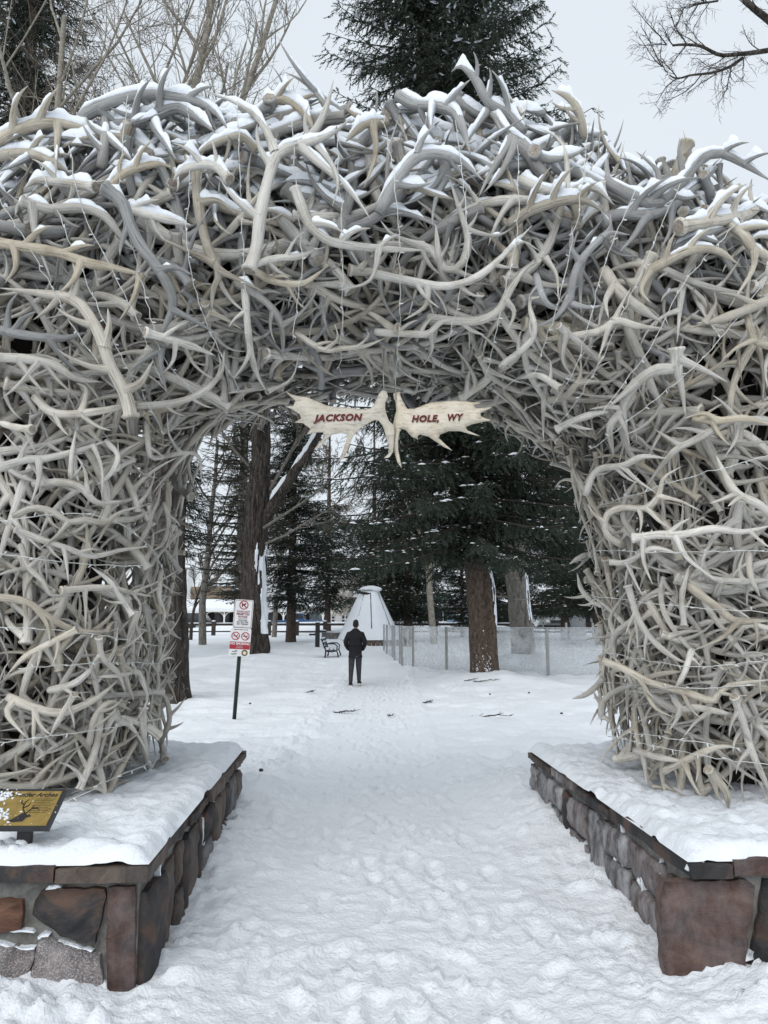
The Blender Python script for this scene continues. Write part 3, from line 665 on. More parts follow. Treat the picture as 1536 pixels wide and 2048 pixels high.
# ---- hero antlers traced from what the photograph shows, set at their real depth on the face
def H(scale, ox, oy): return lambda L: [(ox + x / scale, oy + y / scale) for x, y in L]
K1, K2, K3, K4 = H(1.995, 0, 100), H(1.995, 766, 100), H(2.926, 0, 800), H(2.56, 1036, 800)
S1, S2, S3, S4 = 1.995, 1.995, 2.926, 2.56
HEROES = [
 # (mapper, scale, width at base, beam, [tines], burr)
 (K1, S1, 70, [(520,1450),(500,1370),(440,1260),(415,1180),(380,1100),(300,1000),(150,970),(0,950)], [[(490,1370),(560,1330),(610,1240)],[(415,1180),(435,1100),(430,1030)],[(300,1000),(310,920),(290,850)]], 1),
 (K1, S1, 66, [(430,560),(490,610),(520,700),(560,780),(630,870),(680,960),(690,1030),(650,1120),(640,1200)], [[(630,865),(700,865),(770,900)],[(690,1030),(780,1080),(890,1150)],[(640,1190),(570,1235),(500,1295)],[(640,1190),(645,1280),(668,1375)]], 1),
 (K1, S1, 58, [(780,470),(790,600),(810,720),(840,820),(875,890),(850,960),(845,1050)], [[(790,590),(870,595),(940,655)],[(855,860),(760,810),(640,750)],[(880,890),(980,930),(1065,970)],[(845,1040),(905,1075),(965,1115)],[(845,1040),(820,1080),(845,1100)]], 0),
 (K1, S1, 66, [(1000,865),(1025,780),(1040,650),(1075,500),(1110,410),(1200,380),(1265,310),(1305,220),(1330,120)], [[(1100,420),(1050,300),(960,220),(835,170)],[(1265,340),(1330,440),(1352,530),(1325,625)],[(1350,520),(1420,580),(1478,675)],[(1240,400),(1330,340),(1400,270)]], 1),
 (K1, S1, 60, [(285,370),(330,270),(420,220),(540,185),(660,185),(780,205),(870,260),(918,335)], [[(680,185),(655,215),(662,262)],[(640,180),(665,140),(680,120)]], 0),
 (K1, S1, 56, [(-40,380),(100,310),(200,290),(300,305),(390,320)], [[(230,290),(225,400),(222,505)]], 0),
 (K1, S1, 66, [(430,310),(560,290),(640,250),(720,235),(810,290),(860,330)], [[(610,270),(650,350),(705,440)],[(560,290),(500,260),(440,230)]], 0),
 (K1, S1, 50, [(105,610),(200,635),(320,630),(420,665),(480,740),(540,805)], [[(150,640),(150,750),(205,920)],[(130,600),(80,620),(60,660)]], 1),
 (K1, S1, 58, [(-60,760),(120,790),(240,810),(350,850),(460,870),(600,905)], [[(30,790),(55,870),(20,930)],[(320,850),(290,920),(235,970)],[(570,900),(530,1000),(468,1090)]], 0),
 (K1, S1, 38, [(1000,860),(1100,832),(1200,822),(1300,785)], [], 1),
 (K1, S1, 38, [(1010,880),(1100,925),(1210,930),(1300,868)], [], 0),
 (K1, S1, 52, [(1180,560),(1230,690),(1300,755),(1400,780),(1560,795),(1700,800)], [[(1520,800),(1480,920),(1350,960)]], 1),
 (K1, S1, 42, [(430,550),(500,490),(620,455),(690,470)], [], 1),
 (K1, S1, 48, [(470,610),(560,650),(680,680),(770,700)], [], 0),
 (K1, S1, 50, [(-40,1110),(120,1140),(250,1150),(350,1125)], [[(15,1115),(35,1020),(75,965)],[(200,1150),(270,1250),(370,1320)]], 0),
 (K1, S1, 52, [(-40,1225),(120,1235),(220,1260),(300,1310),(410,1325)], [[(150,1240),(80,1330),(5,1392)]], 1),
 (K1, S1, 40, [(940,930),(1050,995),(1120,1090),(1130,1240)], [[(1125,1100),(1200,1050),(1258,970),(1265,915)]], 0),
 (K1, S1, 30, [(1180,1130),(1290,1195),(1360,1190),(1460,1180),(1535,1150)], [[(1290,1195),(1345,1150),(1335,1090)],[(1420,1185),(1468,1142),(1460,1110)]], 0),
 (K1, S1, 40, [(975,930),(995,1170),(1025,1290),(1065,1365)], [[(1000,1190),(970,1260),(928,1315)],[(1060,1360),(1160,1310),(1198,1200)]], 0),
 (K1, S1, 40, [(1345,190),(1360,130),(1400,90),(1445,130),(1475,210)], [], 0),
 (K1, S1, 44, [(1040,220),(1130,200),(1215,250),(1260,340)], [[(1160,240),(1250,185),(1325,215)]], 0),
 (K1, S1, 46, [(1540,290),(1450,300),(1380,365)], [[(1500,300),(1505,410),(1452,550)],[(1480,290),(1390,240),(1410,200)]], 0),
 (K1, S1, 44, [(370,545),(250,530),(150,520),(92,555)], [], 1),
 (K1, S1, 50, [(-40,430),(90,410),(200,440),(290,500)], [], 0),
 (K1, S1, 46, [(405,470),(420,340),(412,205)], [[(425,340),(490,400),(545,460)]], 0),
 (K1, S1, 46, [(910,510),(860,465),(800,460),(720,485),(690,525)], [], 1),
 (K1, S1, 40, [(1025,405),(960,345),(850,375),(770,425)], [], 0),
 (K1, S1, 44, [(590,1130),(660,1150),(760,1180),(860,1220)], [[(700,1160),(690,1240),(640,1300)]], 1),
 (K1, S1, 38, [(550,1420),(680,1410),(800,1370),(880,1290),(895,1200)], [[(870,1300),(880,1250),(870,1210)]], 0),
 (K1, S1, 44, [(140,1385),(220,1450),(400,1440),(560,1400)], [[(330,1440),(345,1350),(300,1330)]], 0),
 (K2, S2, 58, [(-20,650),(30,560),(70,500),(130,430),(220,415),(310,445),(405,525)], [[(140,430),(150,390),(240,370)]], 0),
 (K2, S2, 56, [(60,180),(130,220),(230,230),(300,270),(350,420)], [[(200,230),(190,280),(195,320)],[(60,190),(120,140),(220,150)]], 0),
 (K2, S2, 68, [(640,505),(570,400),(500,340),(450,270),(395,235)], [[(480,380),(430,480),(380,590)],[(520,390),(470,490),(400,570)],[(400,240),(345,340),(298,415)],[(560,390),(650,440),(760,420),(840,365)]], 0),
 (K2, S2, 50, [(560,330),(500,260),(420,210),(370,120),(310,65),(272,88)], [], 0),
 (K2, S2, 34, [(400,190),(320,130),(260,108),(185,95)], [], 0),
 (K2, S2, 50, [(790,310),(740,260),(670,215),(590,190),(500,172)], [], 0),
 (K2, S2, 38, [(800,350),(785,260),(740,190),(672,160)], [], 0),
 (K2, S2, 46, [(545,515),(640,560),(720,570),(800,545),(860,560),(925,620)], [[(725,565),(732,460),(705,360),(620,310)],[(800,545),(800,500),(785,470)]], 0),
 (K2, S2, 58, [(500,700),(590,640),(700,605),(800,600),(880,645)], [], 0),
 (K2, S2, 58, [(850,690),(940,655),(1040,660),(1130,635),(1215,570),(1300,500),(1360,430)], [[(1040,660),(1000,740),(945,805)],[(1140,635),(1145,720),(1110,790)],[(1320,500),(1350,590),(1335,650)],[(900,660),(905,700),(870,640)]], 0),
 (K2, S2, 64, [(1195,705),(1290,688),(1400,670),(1480,640),(1570,570)], [[(1400,665),(1440,720),(1490,770)]], 1),
 (K2, S2, 56, [(885,525),(970,570),(1080,612),(1150,570),(1215,500),(1260,440),(1340,412),(1430,450),(1560,530)], [[(1245,450),(1240,380),(1188,340)],[(1100,590),(1095,480),(1010,405)]], 0),
 (K2, S2, 50, [(1040,890),(1120,850),(1220,800),(1330,800),(1425,860)], [[(1060,880),(1030,960),(1070,1010)]], 0),
 (K2, S2, 40, [(1165,795),(1270,740),(1385,705)], [], 0),
 (K2, S2, 44, [(740,1010),(760,910),(790,840),(850,770),(905,730),(985,738)], [[(785,850),(750,790),(755,705)],[(870,760),(905,710),(907,655)],[(745,1000),(690,1070),(595,1110)],[(745,1020),(820,1030),(890,1015)]], 0),
 (K2, S2, 50, [(180,1070),(280,1080),(380,1080),(460,1040),(510,950),(570,870),(650,830)], [[(490,1010),(525,1050),(495,1125)],[(640,835),(690,900),(700,1000)],[(620,835),(600,800),(560,760)]], 0),
 (K2, S2, 46, [(-30,895),(100,920),(220,942),(320,930),(400,890),(480,820),(595,700)], [[(500,810),(560,770),(630,805)],[(180,940),(170,1020),(80,1080)]], 0),
 (K2, S2, 48, [(-20,780),(80,780),(190,795),(250,875),(310,860),(340,760),(300,620),(262,505)], [[(345,735),(450,745),(525,705)],[(150,790),(40,740),(-10,680)]], 0),
 (K2, S2, 34, [(270,930),(240,900),(220,800),(210,695)], [], 0),
 (K2, S2, 40, [(-30,1125),(100,1132),(180,1130),(240,1080),(330,1075)], [[(190,1130),(195,1200),(160,1260)]], 0),
 (K2, S2, 66, [(880,880),(940,960),(1010,1020),(1110,1085)], [[(930,940),(890,1000),(900,1070)]], 0),
 (K2, S2, 42, [(750,1145),(870,1120),(930,1080),(1010,1100),(1120,1112)], [[(915,1085),(960,1000),(990,948)],[(900,1100),(880,1170),(860,1230)]], 0),
 (K2, S2, 66, [(1170,1205),(1165,1265),(1080,1280),(1000,1340),(960,1420),(975,1520)], [[(1165,1260),(1190,1350),(1208,1465)],[(1185,1230),(1270,1270),(1375,1325)],[(1010,1330),(940,1390),(880,1440)]], 1),
 (K2, S2, 50, [(1560,990),(1400,1055),(1300,1085),(1250,1090)], [[(1300,1080),(1330,1010),(1320,960)]], 1),
 (K2, S2, 50, [(1370,690),(1430,730),(1480,795),(1560,840)], [[(1480,790),(1470,880),(1380,1030)]], 0),
 (K2, S2, 34, [(705,1105),(780,1165),(870,1245)], [[(715,1120),(715,1240),(775,1325)]], 1),
 (K2, S2, 36, [(700,1345),(620,1298),(540,1312)], [], 1),
 (K2, S2, 32, [(470,1262),(600,1145),(585,1020),(598,955)], [[(588,1000),(625,985),(632,955)]], 0),
 (K2, S2, 36, [(1536,1180),(1480,1150),(1440,1012)], [[(1490,1155),(1410,1190),(1350,1240)]], 0),
 (K2, S2, 40, [(1240,1470),(1330,1480),(1440,1470),(1560,1500)], [[(1340,1480),(1280,1450),(1200,1470)]], 0),
 (K2, S2, 44, [(700,1510),(760,1480),(850,1450),(910,1440)], [], 1),
 (K2, S2, 38, [(610,900),(645,1000),(705,1042)], [], 0),
 (K2, S2, 36, [(660,1400),(730,1380),(780,1330),(870,1320)], [[(775,1335),(790,1280),(785,1215)]], 0),
 (K3, S3, 68, [(-40,410),(150,350),(250,345),(450,300),(620,240)], [[(240,350),(230,470),(178,612)],[(575,260),(605,400),(595,570)]], 1),
 (K3, S3, 62, [(200,490),(350,480),(470,510),(570,600),(720,590)], [[(520,550),(500,420),(448,325)],[(215,480),(150,350),(20,190)]], 0),
 (K3, S3, 40, [(480,490),(420,470),(420,330),(445,175)], [], 0),
 (K3, S3, 54, [(82,680),(200,632),(320,660),(400,715),(500,700),(610,720),(700,660),(870,610)], [[(395,730),(330,800),(222,880)],[(620,725),(570,830),(515,885)],[(860,620),(875,740),(800,865)]], 0),
 (K3, S3, 50, [(100,760),(250,820),(400,870),(500,910),(580,912),(700,880),(880,855)], [[(375,870),(390,960),(402,1080)],[(580,915),(540,890),(520,830)]], 1),
 (K3, S3, 60, [(-40,1150),(150,1180),(250,1250),(350,1310),(450,1350),(580,1360),(720,1335)], [[(250,1250),(285,1330),(292,1420)],[(600,1355),(660,1300),(690,1320)]], 0),
 (K3, S3, 50, [(440,1350),(280,1430),(150,1500),(40,1610)], [], 1),
 (K3, S3, 50, [(370,1115),(520,1100),(650,1100),(780,1130),(900,1150)], [[(490,1115),(500,1230),(500,1350)],[(780,1130),(825,1210),(795,1335)],[(780,1100),(940,1050),(1060,985)]], 1),
 (K3, S3, 46, [(770,1250),(700,1150),(640,1060),(535,978)], [], 1),
 (K3, S3, 46, [(580,1400),(600,1510),(690,1600),(735,1720)], [[(620,1530),(670,1460),(692,1320)]], 1),
 (K3, S3, 42, [(705,1490),(730,1610),(785,1765)], [], 1),
 (K3, S3, 56, [(290,1700),(430,1660),(520,1590),(585,1525)], [], 0),
 (K3, S3, 68, [(50,1740),(200,1800),(350,1830),(500,1780),(600,1720),(705,1625)], [[(200,1820),(195,1930),(195,2040)],[(60,1740),(30,1830),(160,1980)]], 0),
 (K3, S3, 44, [(430,1730),(370,1830),(290,1970)], [], 1),
 (K3, S3, 50, [(520,2010),(560,1850),(650,1770),(770,1815)], [], 0),
 (K3, S3, 44, [(120,850),(170,980),(250,1060),(300,1140),(430,1142)], [[(305,1145),(312,1180),(308,1215)],[(170,980),(260,920),(275,1080)]], 0),
 (K3, S3, 44, [(860,130),(870,280),(900,340),(1060,310),(1160,330),(1180,480)], [[(1070,320),(980,430),(890,550)],[(1040,300),(985,200),(980,70)]], 0),
 (K3, S3, 42, [(620,240),(690,330),(640,440),(560,500)], [[(650,420),(690,400),(690,235)]], 0),
 (K3, S3, 40, [(830,1640),(800,1590),(700,1610),(560,1620)], [[(820,1640),(860,1760),(780,1900)]], 0),
 (K3, S3, 60, [(180,170),(90,160),(-40,120)], [[(180,200),(190,260),(205,310)]], 1),
 (K3, S3, 44, [(960,600),(985,720),(950,840),(880,890)], [], 0),
 (K3, S3, 40, [(940,1000),(930,1150),(960,1270),(900,1390)], [[(950,1270),(985,1340),(990,1420)]], 0),
 (K3, S3, 44, [(940,2000),(990,1880),(975,1760),(920,1680)], [], 0),
 (K4, S4, 60, [(590,-20),(510,80),(470,150),(490,290)], [[(515,90),(550,150),(572,235)]], 0),
 (K4, S4, 60, [(1310,110),(1100,105),(1000,150),(900,210),(820,245),(740,330),(655,445)], [[(830,240),(760,190),(700,150)],[(1100,110),(1110,200),(1060,290)]], 0),
 (K4, S4, 54, [(345,490),(380,390),(430,350),(540,335),(640,290),(770,300)], [[(545,345),(610,410),(705,475)]], 0),
 (K4, S4, 50, [(540,745),(455,690),(455,590),(540,550),(650,555),(720,490),(745,400),(840,338)], [[(660,560),(720,620),(805,672)],[(720,500),(830,520),(940,570)],[(650,560),(640,620),(620,690)]], 0),
 (K4, S4, 58, [(1320,620),(1240,540),(1120,475),(1060,380),(1015,285)], [[(1115,485),(1060,505),(980,530)],[(1130,490),(1080,540),(1075,545)]], 0),
 (K4, S4, 60, [(600,705),(720,690),(830,690),(1000,660),(1150,675),(1310,640)], [[(645,710),(645,830),(690,945)],[(820,700),(870,810),(1015,925)],[(1190,680),(1250,730),(1310,770)]], 1),
 (K4, S4, 54, [(1010,1000),(1050,930),(1150,930),(1310,920)], [[(1050,930),(960,890),(870,760)],[(1140,930),(1130,860),(1160,770)]], 0),
 (K4, S4, 60, [(860,940),(950,1010),(1040,1075),(1120,1130),(1310,1130)], [[(1110,1140),(1040,1220),(890,1285)],[(1225,1135),(1228,1200),(1220,1278)]], 0),
 (K4, S4, 36, [(440,1052),(380,1030),(325,970),(302,885)], [], 0),
 (K4, S4, 46, [(565,960),(620,1130),(700,1240),(800,1320),(900,1360)], [[(600,1050),(610,1180),(615,1295)]], 1),
 (K4, S4, 50, [(600,1120),(500,1200),(490,1270),(502,1345)], [[(510,1190),(450,1210),(370,1215)],[(510,1190),(480,1100),(600,920)]], 0),
 (K4, S4, 54, [(430,1335),(550,1380),(640,1430),(760,1470),(900,1510),(1000,1540),(1070,1465),(1310,1430)], [[(660,1440),(700,1570),(795,1625)],[(560,1385),(500,1400),(490,1560)]], 0),
 (K4, S4, 36, [(590,1470),(700,1410),(850,1388)], [], 0),
 (K4, S4, 50, [(790,1500),(840,1580),(910,1575),(1000,1590),(1120,1615)], [[(835,1590),(810,1640),(775,1690)],[(990,1590),(910,1650),(845,1728)]], 0),
 (K4, S4, 40, [(440,1425),(360,1500),(275,1532)], [], 0),
 (K4, S4, 40, [(890,1280),(850,1400),(795,1495)], [[(880,1300),(900,1320),(935,1365)]], 0),
 (K4, S4, 46, [(1110,1530),(1150,1650),(1210,1790)], [], 1),
 (K4, S4, 50, [(745,1900),(850,1850),(920,1815),(1010,1780),(1120,1770)], [[(920,1820),(925,1890),(910,1960)],[(860,1855),(890,1950),(940,2035)]], 0),
 (K4, S4, 46, [(600,1795),(720,1830),(850,1850)], [[(640,1810),(650,1890),(660,1985)]], 0),
 (K4, S4, 50, [(1130,1570),(1190,1780),(1300,2030)], [], 0),
 (K4, S4, 56, [(980,1900),(1060,2000),(1080,2100)], [], 1),
 (K4, S4, 40, [(210,1000),(330,780),(260,840)], [], 0) if False else (K4, S4, 40, [(385,790),(330,800),(262,840)], [], 0),
 (K4, S4, 44, [(600,700),(540,600),(560,480),(620,400)], [], 0),
 (K4, S4, 44, [(470,830),(560,830),(690,760),(830,790)], [[(560,830),(600,930),(640,1005)]], 0),
 (K4, S4, 40, [(850,1150),(840,1000),(880,840)], [], 1),
 (K4, S4, 44, [(430,1620),(440,1540),(520,1480),(600,1460)], [[(440,1560),(480,1650),(460,1700)]], 0),
 (K4, S4, 42, [(1180,780),(1190,900),(1240,1010)], [], 0),
]
DIRC = [np.array(CAM)]
def hit_depth(px, py):
    d = ray(px, py); loc, nrm, idx, dist = ARCH.ray_cast(CAM, d.normalized())
    return (loc.y, loc, nrm) if loc is not None else (None, None, None)
def trace(pts, n, off, smooth=3):
    P2 = crom(np.array([(x, y, 0) for x, y in pts], float), n)[:, :2]
    Yd = [hit_depth(x, y)[0] for x, y in P2]
    ok = [i for i, v in enumerate(Yd) if v is not None]
    if not ok: return None
    Yd = np.interp(np.arange(n), ok, [Yd[i] for i in ok])
    Yd = np.minimum(Yd, Yd.min() + .45)
    k = np.ones(smooth) / smooth
    Yd = np.convolve(np.pad(Yd, smooth // 2, 'edge'), k, 'valid')[:n]
    return np.array([list(at(x, y, yv - o)) for (x, y), yv, o in zip(P2, Yd, off)])
hero_polys = []
for kk, (mp, s, w, beam, tines, burr) in enumerate(HEROES):
    R = np.random.default_rng(500 + kk); n = 18
    off = R.uniform(.06, .16) + .05 * np.sin(np.linspace(0, 3.1, n)) - (.12 if burr else .05) * np.linspace(1, 0, n) ** 3 * (-1 if burr else 1)
    B = trace(mp(beam), n, off, 5)
    if B is None: continue
    wr = (w * .58 + 7) / s / 2 * np.linalg.norm(B.mean(0) - np.array(CAM)) / FPX
    t = np.linspace(0, 1, n)
    tip = 1 - np.clip((t - .62) / .38, 0, 1) ** 1.7 * .93
    Rr = wr * (1 - .25 * t) * tip * (1 + .06 * np.sin(t * 20 + kk))
    polys = [(B, Rr, True)]
    for tn in tines:
        T = trace(mp(tn), 9, np.linspace(off.mean(), off.mean() + R.uniform(-.02, .10), 9), 5)
        if T is None: continue
        i = int(np.argmin(np.linalg.norm(B - T[0], axis=1))); sh = B[i] - T[0]
        T = T + sh * np.linspace(1, 0, 9)[:, None] ** 2
        polys.append((T, tine_r(Rr[i] * .74 if t[i] < .85 else wr * .5, 9), False))
    Tb, _, _ = frames(B); vd = B.mean(0) - np.array(CAM); vd /= np.linalg.norm(vd); alt = 1 if R.random() < .5 else -1
    Lb = np.linalg.norm(np.diff(B, axis=0), axis=1).sum()
    for tt in [.25, .5, .72, .88, .38, .62][: int(np.clip(Lb / .21 - len(tines), 0, 6))]:                   # the smaller points of the antler
        i = int(tt * (n - 1)); d = Tb[i]; sd = np.cross(d, vd); sd /= np.linalg.norm(sd); ln = R.uniform(5.5, 8.5) * wr * (1 if tt < .7 else .7); cur = B[i].copy(); q = []
        if R.random() < .25: alt = -alt
        ang = R.uniform(.7, 1.1); cv_ = R.uniform(-1.2, -.4)
        for j in range(9):
            q.append(cur.copy()); an = ang + cv_ * (j / 9 - .15); dr = d * math.cos(an) + sd * alt * math.sin(an) - vd * R.uniform(-.02, .25); dr /= np.linalg.norm(dr); cur = cur + dr * ln / 8
        polys.append((np.array(q), tine_r(Rr[i] * .66 if tt < .8 else wr * .42, 9), False))
    hero_polys.append((polys, bool(burr)))

# ---- the rest of the heap, scattered over the hull in layers
RGA = np.random.default_rng(21)
cen = Hv[Hf].mean(1); e1_, e2_ = Hv[Hf[:, 1]] - Hv[Hf[:, 0]], Hv[Hf[:, 3]] - Hv[Hf[:, 0]]
nr = np.cross(e1_, e2_); area = np.linalg.norm(nr, axis=1); nr /= np.maximum(area[:, None], 1e-9)
axis_pt = np.repeat(HV.mean(1), NT, 0)[: len(cen)]
nr *= np.sign(((cen - axis_pt) * nr).sum(1))[:, None]
tang = np.repeat(np.gradient(HV.mean(1), axis=0), NT, 0)[: len(cen)]; tang /= np.linalg.norm(tang, axis=1, keepdims=True)
front = -nr[:, 1]
inner_side = np.array([(-nr[i, 0] * np.sign(cen[i, 0]) if cen[i, 2] < 2.6 else -nr[i, 2]) for i in range(len(cen))])
wgt = area * np.where(front > .25, 1.0, np.where(inner_side > .3, .80, np.where(nr[:, 2] > .3, 1.25, .42)))
wgt[(cen[:, 2] < .55)] *= .6
N_RAND = 1900
pick = RGA.choice(len(cen), N_RAND, p=wgt / wgt.sum())
place = []                                                     # (variant, 4x4, layer depth, score)
camv = np.array(CAM)
for q in pick:
    p = cen[q] + RGA.normal(0, .06, 3); n = nr[q] + RGA.normal(0, .22, 3); n /= np.linalg.norm(n)
    layer = RGA.choice([0.0, .09, .19, .30, .42], p=[.36, .24, .18, .12, .10]) + RGA.uniform(-.03, .03)
    isin = inner_side[q] > .25
    if isin and RGA.random() < .5: t = tang[q] + RGA.normal(0, .8, 3)
    else: t = RGA.normal(0, 1, 3)
    if RGA.random() < .09 and not isin and nr[q][2] < .3: n = np.cross(nr[q], RGA.normal(0, 1, 3)); t = -nr[q] + RGA.normal(0, .5, 3); layer += .25; n /= np.linalg.norm(n)
    x = t - n * (t @ n); x /= np.linalg.norm(x); y_ = np.cross(n, x)
    zc = cen[q, 2]; sc_ = (.86 + .34 * np.clip((zc - 2.2) / 3, 0, 1)) * RGA.uniform(.85, 1.08)
    if isin: sc_ *= .84
    if nr[q, 2] > .4: sc_ *= .92
    M = np.eye(4); M[:3, 0] = x * sc_; M[:3, 1] = y_ * sc_; M[:3, 2] = n * sc_; M[:3, 3] = p
    k = int(RGA.integers(len(VAR)))
    pts = np.vstack([c[0][::3] for c in VAR[k]]) @ M[:3, :3].T + p
    offs = []
    for w in pts:
        loc, nn, ii, dd = ARCH.find_nearest(Vector(w)); wv = w - np.array(loc); sgn = np.sign(wv @ nr[ii]) if ii < len(nr) else 1
        offs.append(sgn * np.linalg.norm(wv))
    offs = np.array(offs); lim = np.percentile(offs, 99 if nr[q][2] > .3 else 90)
    sh = lim - (.02 - layer); M[:3, 3] -= nr[q] * sh
    if M[2, 3] < .75 and zc < 1.0: M[2, 3] = max(M[2, 3], .72)
    zmin = (pts[:, 2] - nr[q][2] * sh).min()
    if zmin < .50: M[2, 3] += .50 - zmin
    fv = front[q]; scp = ray(0, 0)
    dist = np.linalg.norm(M[:3, 3] - camv); vis = max(0, -(nr[q] @ ((M[:3, 3] - camv) / dist)))
    px = 768 + FPX * M[0, 3] / max(.1, M[1, 3]); infr = 1 if -150 < px < 1690 else .15
    place.append((k, M, layer, vis * infr * sc_ / dist * (1.0 if layer < .05 else .45 if layer < .14 else .12), q))
order = sorted(range(len(place)), key=lambda i: -place[i][3])
n_ind = 300 - len(hero_polys)
indiv = set(order[:n_ind])

# occupancy grid for what lies open to the falling snow
GO, GS = np.array([-5.2, 3.2, .3]), .06; GD = (176, 72, 120)
occ = np.zeros(GD, bool)
def occupy(v):
    i = ((v - GO) / GS).astype(int); ok = ((i >= 0) & (i < GD)).all(1); i = i[ok]; occ[i[:, 0], i[:, 1], i[:, 2]] = True
world_polys = []                                              # per antler: list of (P,R) in world space
for polys, b in hero_polys: world_polys.append([(P, R) for P, R, _ in polys])
for k, M, *_ in place:
    s = np.linalg.norm(M[:3, 0]); world_polys.append([(P @ M[:3, :3].T + M[:3, 3], R * s) for P, R, _ in VAR[k]])
for L in world_polys:
    for P, R in L: occupy(P); occupy((P[:-1] + P[1:]) / 2)
cum = np.cumsum(occ[:, :, ::-1], 2)[:, :, ::-1]
def cover(v):
    i = np.clip(((v - GO) / GS).astype(int), 0, np.array(GD) - 1)
    z1 = np.minimum(i[:, 2] + 2, GD[2] - 1); z2 = np.minimum(i[:, 2] + 16, GD[2] - 1)
    return cum[i[:, 0], i[:, 1], z1] - cum[i[:, 0], i[:, 1], z2]
def snow_caps(L, mb, seed):
    R = np.random.default_rng(seed); cnt = 0
    for P, Rr in L:
        n = max(8, int(len(P) * 2.2)); t = np.linspace(0, 1, len(P)); tt = np.linspace(0, 1, n)
        Q = np.stack([np.interp(tt, t, P[:, k]) for k in range(3)], 1); r = np.interp(tt, t, Rr)
        T, _, _ = frames(Q); flat = np.sqrt(np.maximum(0, 1 - T[:, 2] ** 2))
        cvr = cover(Q)
        z = Q[:, 2]
        top = np.clip((z - 3.3) / 1.5, 0, 1)
        base = np.where(z < 1.25, .20, .0)
        lik = .27 + 1.25 * top + base - .30 * np.minimum(cvr, 4) * (1.05 - .55 * top) + .55 * vn(Q[:, 0] * 3 + Q[:, 2] * 2, Q[:, 2] * 3 + Q[:, 1], 77) + R.uniform(-.12, .12)
        on = (lik > .42) & (flat > (.62 - .15 * top)) & (r > .008)
        i = 0
        while i < n:
            if not on[i]: i += 1; continue
            j = i
            while j + 1 < n and on[j + 1]: j += 1
            if j - i >= 3:
                q = Q[i:j + 1]; rr = r[i:j + 1]; m_ = len(q); e = np.sin(np.clip(np.linspace(0, 1, m_) * (m_ - 1) / 2.2, 0, 1.57)); e = np.minimum(e, e[::-1]); e = np.maximum(e, .12)
                up = np.array([0, 0, 1.0]) - T[i:j + 1] * T[i:j + 1, 2:3]; up /= np.maximum(np.linalg.norm(up, axis=1, keepdims=True), 1e-6)
                sd = np.cross(T[i:j + 1], up)
                tz = np.clip((q[:, 2] - 3.4) / 1.6, 0, 1); ns = 1 + 1.1 * vn(np.arange(m_) * .30 + seed * 3.1, np.zeros(m_) + seed, 5)
                hgt = (rr * .22 + .009 + (.042) * tz) * e * ns * R.uniform(.75, 1.25); wd = rr * (.72 + .22 * tz) * (.35 + .65 * e)
                c = q + up * (rr * .62)[:, None]
                a = np.array([0, 40, 75, 105, 140, 180, 270]) * math.pi / 180
                v = c[:, None] + sd[:, None] * (np.cos(a) * 1.0)[None, :, None] * wd[:, None, None] + np.array([0, 0, 1.0]) * np.where(np.sin(a) > 0, np.sin(a), np.sin(a) * .3)[None, :, None] * (hgt + rr * .30)[:, None, None]
                v += R.normal(0, .0014, v.shape)
                b = mb.n; mb.add(v.reshape(-1, 3), grid_faces(m_, 7), 0, True)
                for cap in (np.arange(7)[::-1], (m_ - 1) * 7 + np.arange(7)):
                    mb.lo.append(b + cap); mb.ct.append(np.array([7])); mb.mi.append(np.array([0])); mb.sm.append(np.array([True]))
                cnt += 1
            i = j + 1
    return cnt
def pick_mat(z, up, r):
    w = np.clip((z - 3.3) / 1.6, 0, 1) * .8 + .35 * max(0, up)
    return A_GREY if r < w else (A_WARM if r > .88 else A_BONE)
n_snow = 0
for kk, (polys, b) in enumerate(hero_polys):
    zc = polys[0][0][:, 2].mean()
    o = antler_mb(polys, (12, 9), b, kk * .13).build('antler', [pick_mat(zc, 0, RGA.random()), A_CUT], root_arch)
    sm_ = MB()
    if snow_caps(world_polys[kk], sm_, kk): sm_.build('snow', SNOW, o, kind='stuff'); n_snow += 1
mass = MB(); mass_snow = MB(); mats3 = [A_BONE, A_CUT, A_GREY, A_WARM]
for i, (k, M, layer, score, q) in enumerate(place):
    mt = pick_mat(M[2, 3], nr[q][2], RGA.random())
    if i in indiv:
        o = link('antler', VME[k], root_arch, Matrix(M.tolist()))
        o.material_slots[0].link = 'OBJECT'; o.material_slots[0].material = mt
        sm_ = MB()
        if layer < .30 and snow_caps(world_polys[len(hero_polys) + i], sm_, i):
            s = bpy.data.objects.new('snow', sm_.mesh('snow', SNOW)); C.objects.link(s); s['kind'] = 'stuff'; s.parent = o; s.matrix_parent_inverse = (root_arch.matrix_basis @ wm(root_arch).inverted() @ wm(o)).inverted(); n_snow += 1
    else:
        src = VMB[k] if layer < .06 and score > .02 else LMB[k]; v = np.vstack(src.v) @ M[:3, :3].T + M[:3, 3]; at_ = np.vstack(src.at).copy(); at_[:, 2] += i * 1.7; at_[:, 3] = at_[:, 3] * .98 + i % 23
        b = mass.n; mass.v.append(v); mass.n += len(v); mass.at.append(at_); mass.has = True
        mass.lo += [l + b for l in src.lo]; mass.ct += src.ct; mass.sm += src.sm
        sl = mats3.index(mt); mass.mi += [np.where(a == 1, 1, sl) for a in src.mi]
        if layer < .30: snow_caps(world_polys[len(hero_polys) + i], mass_snow, i)
mass_obj = mass.build('antler_mass', mats3, root_arch, kind='stuff')
mass_snow_obj = mass_snow.build('antler_snow', SNOW, root_arch, kind='stuff')
print('ARCH heroes', len(hero_polys), 'mass tris', mass.tris(), 'snow tris', mass_snow.tris(), 'snow objs', n_snow)
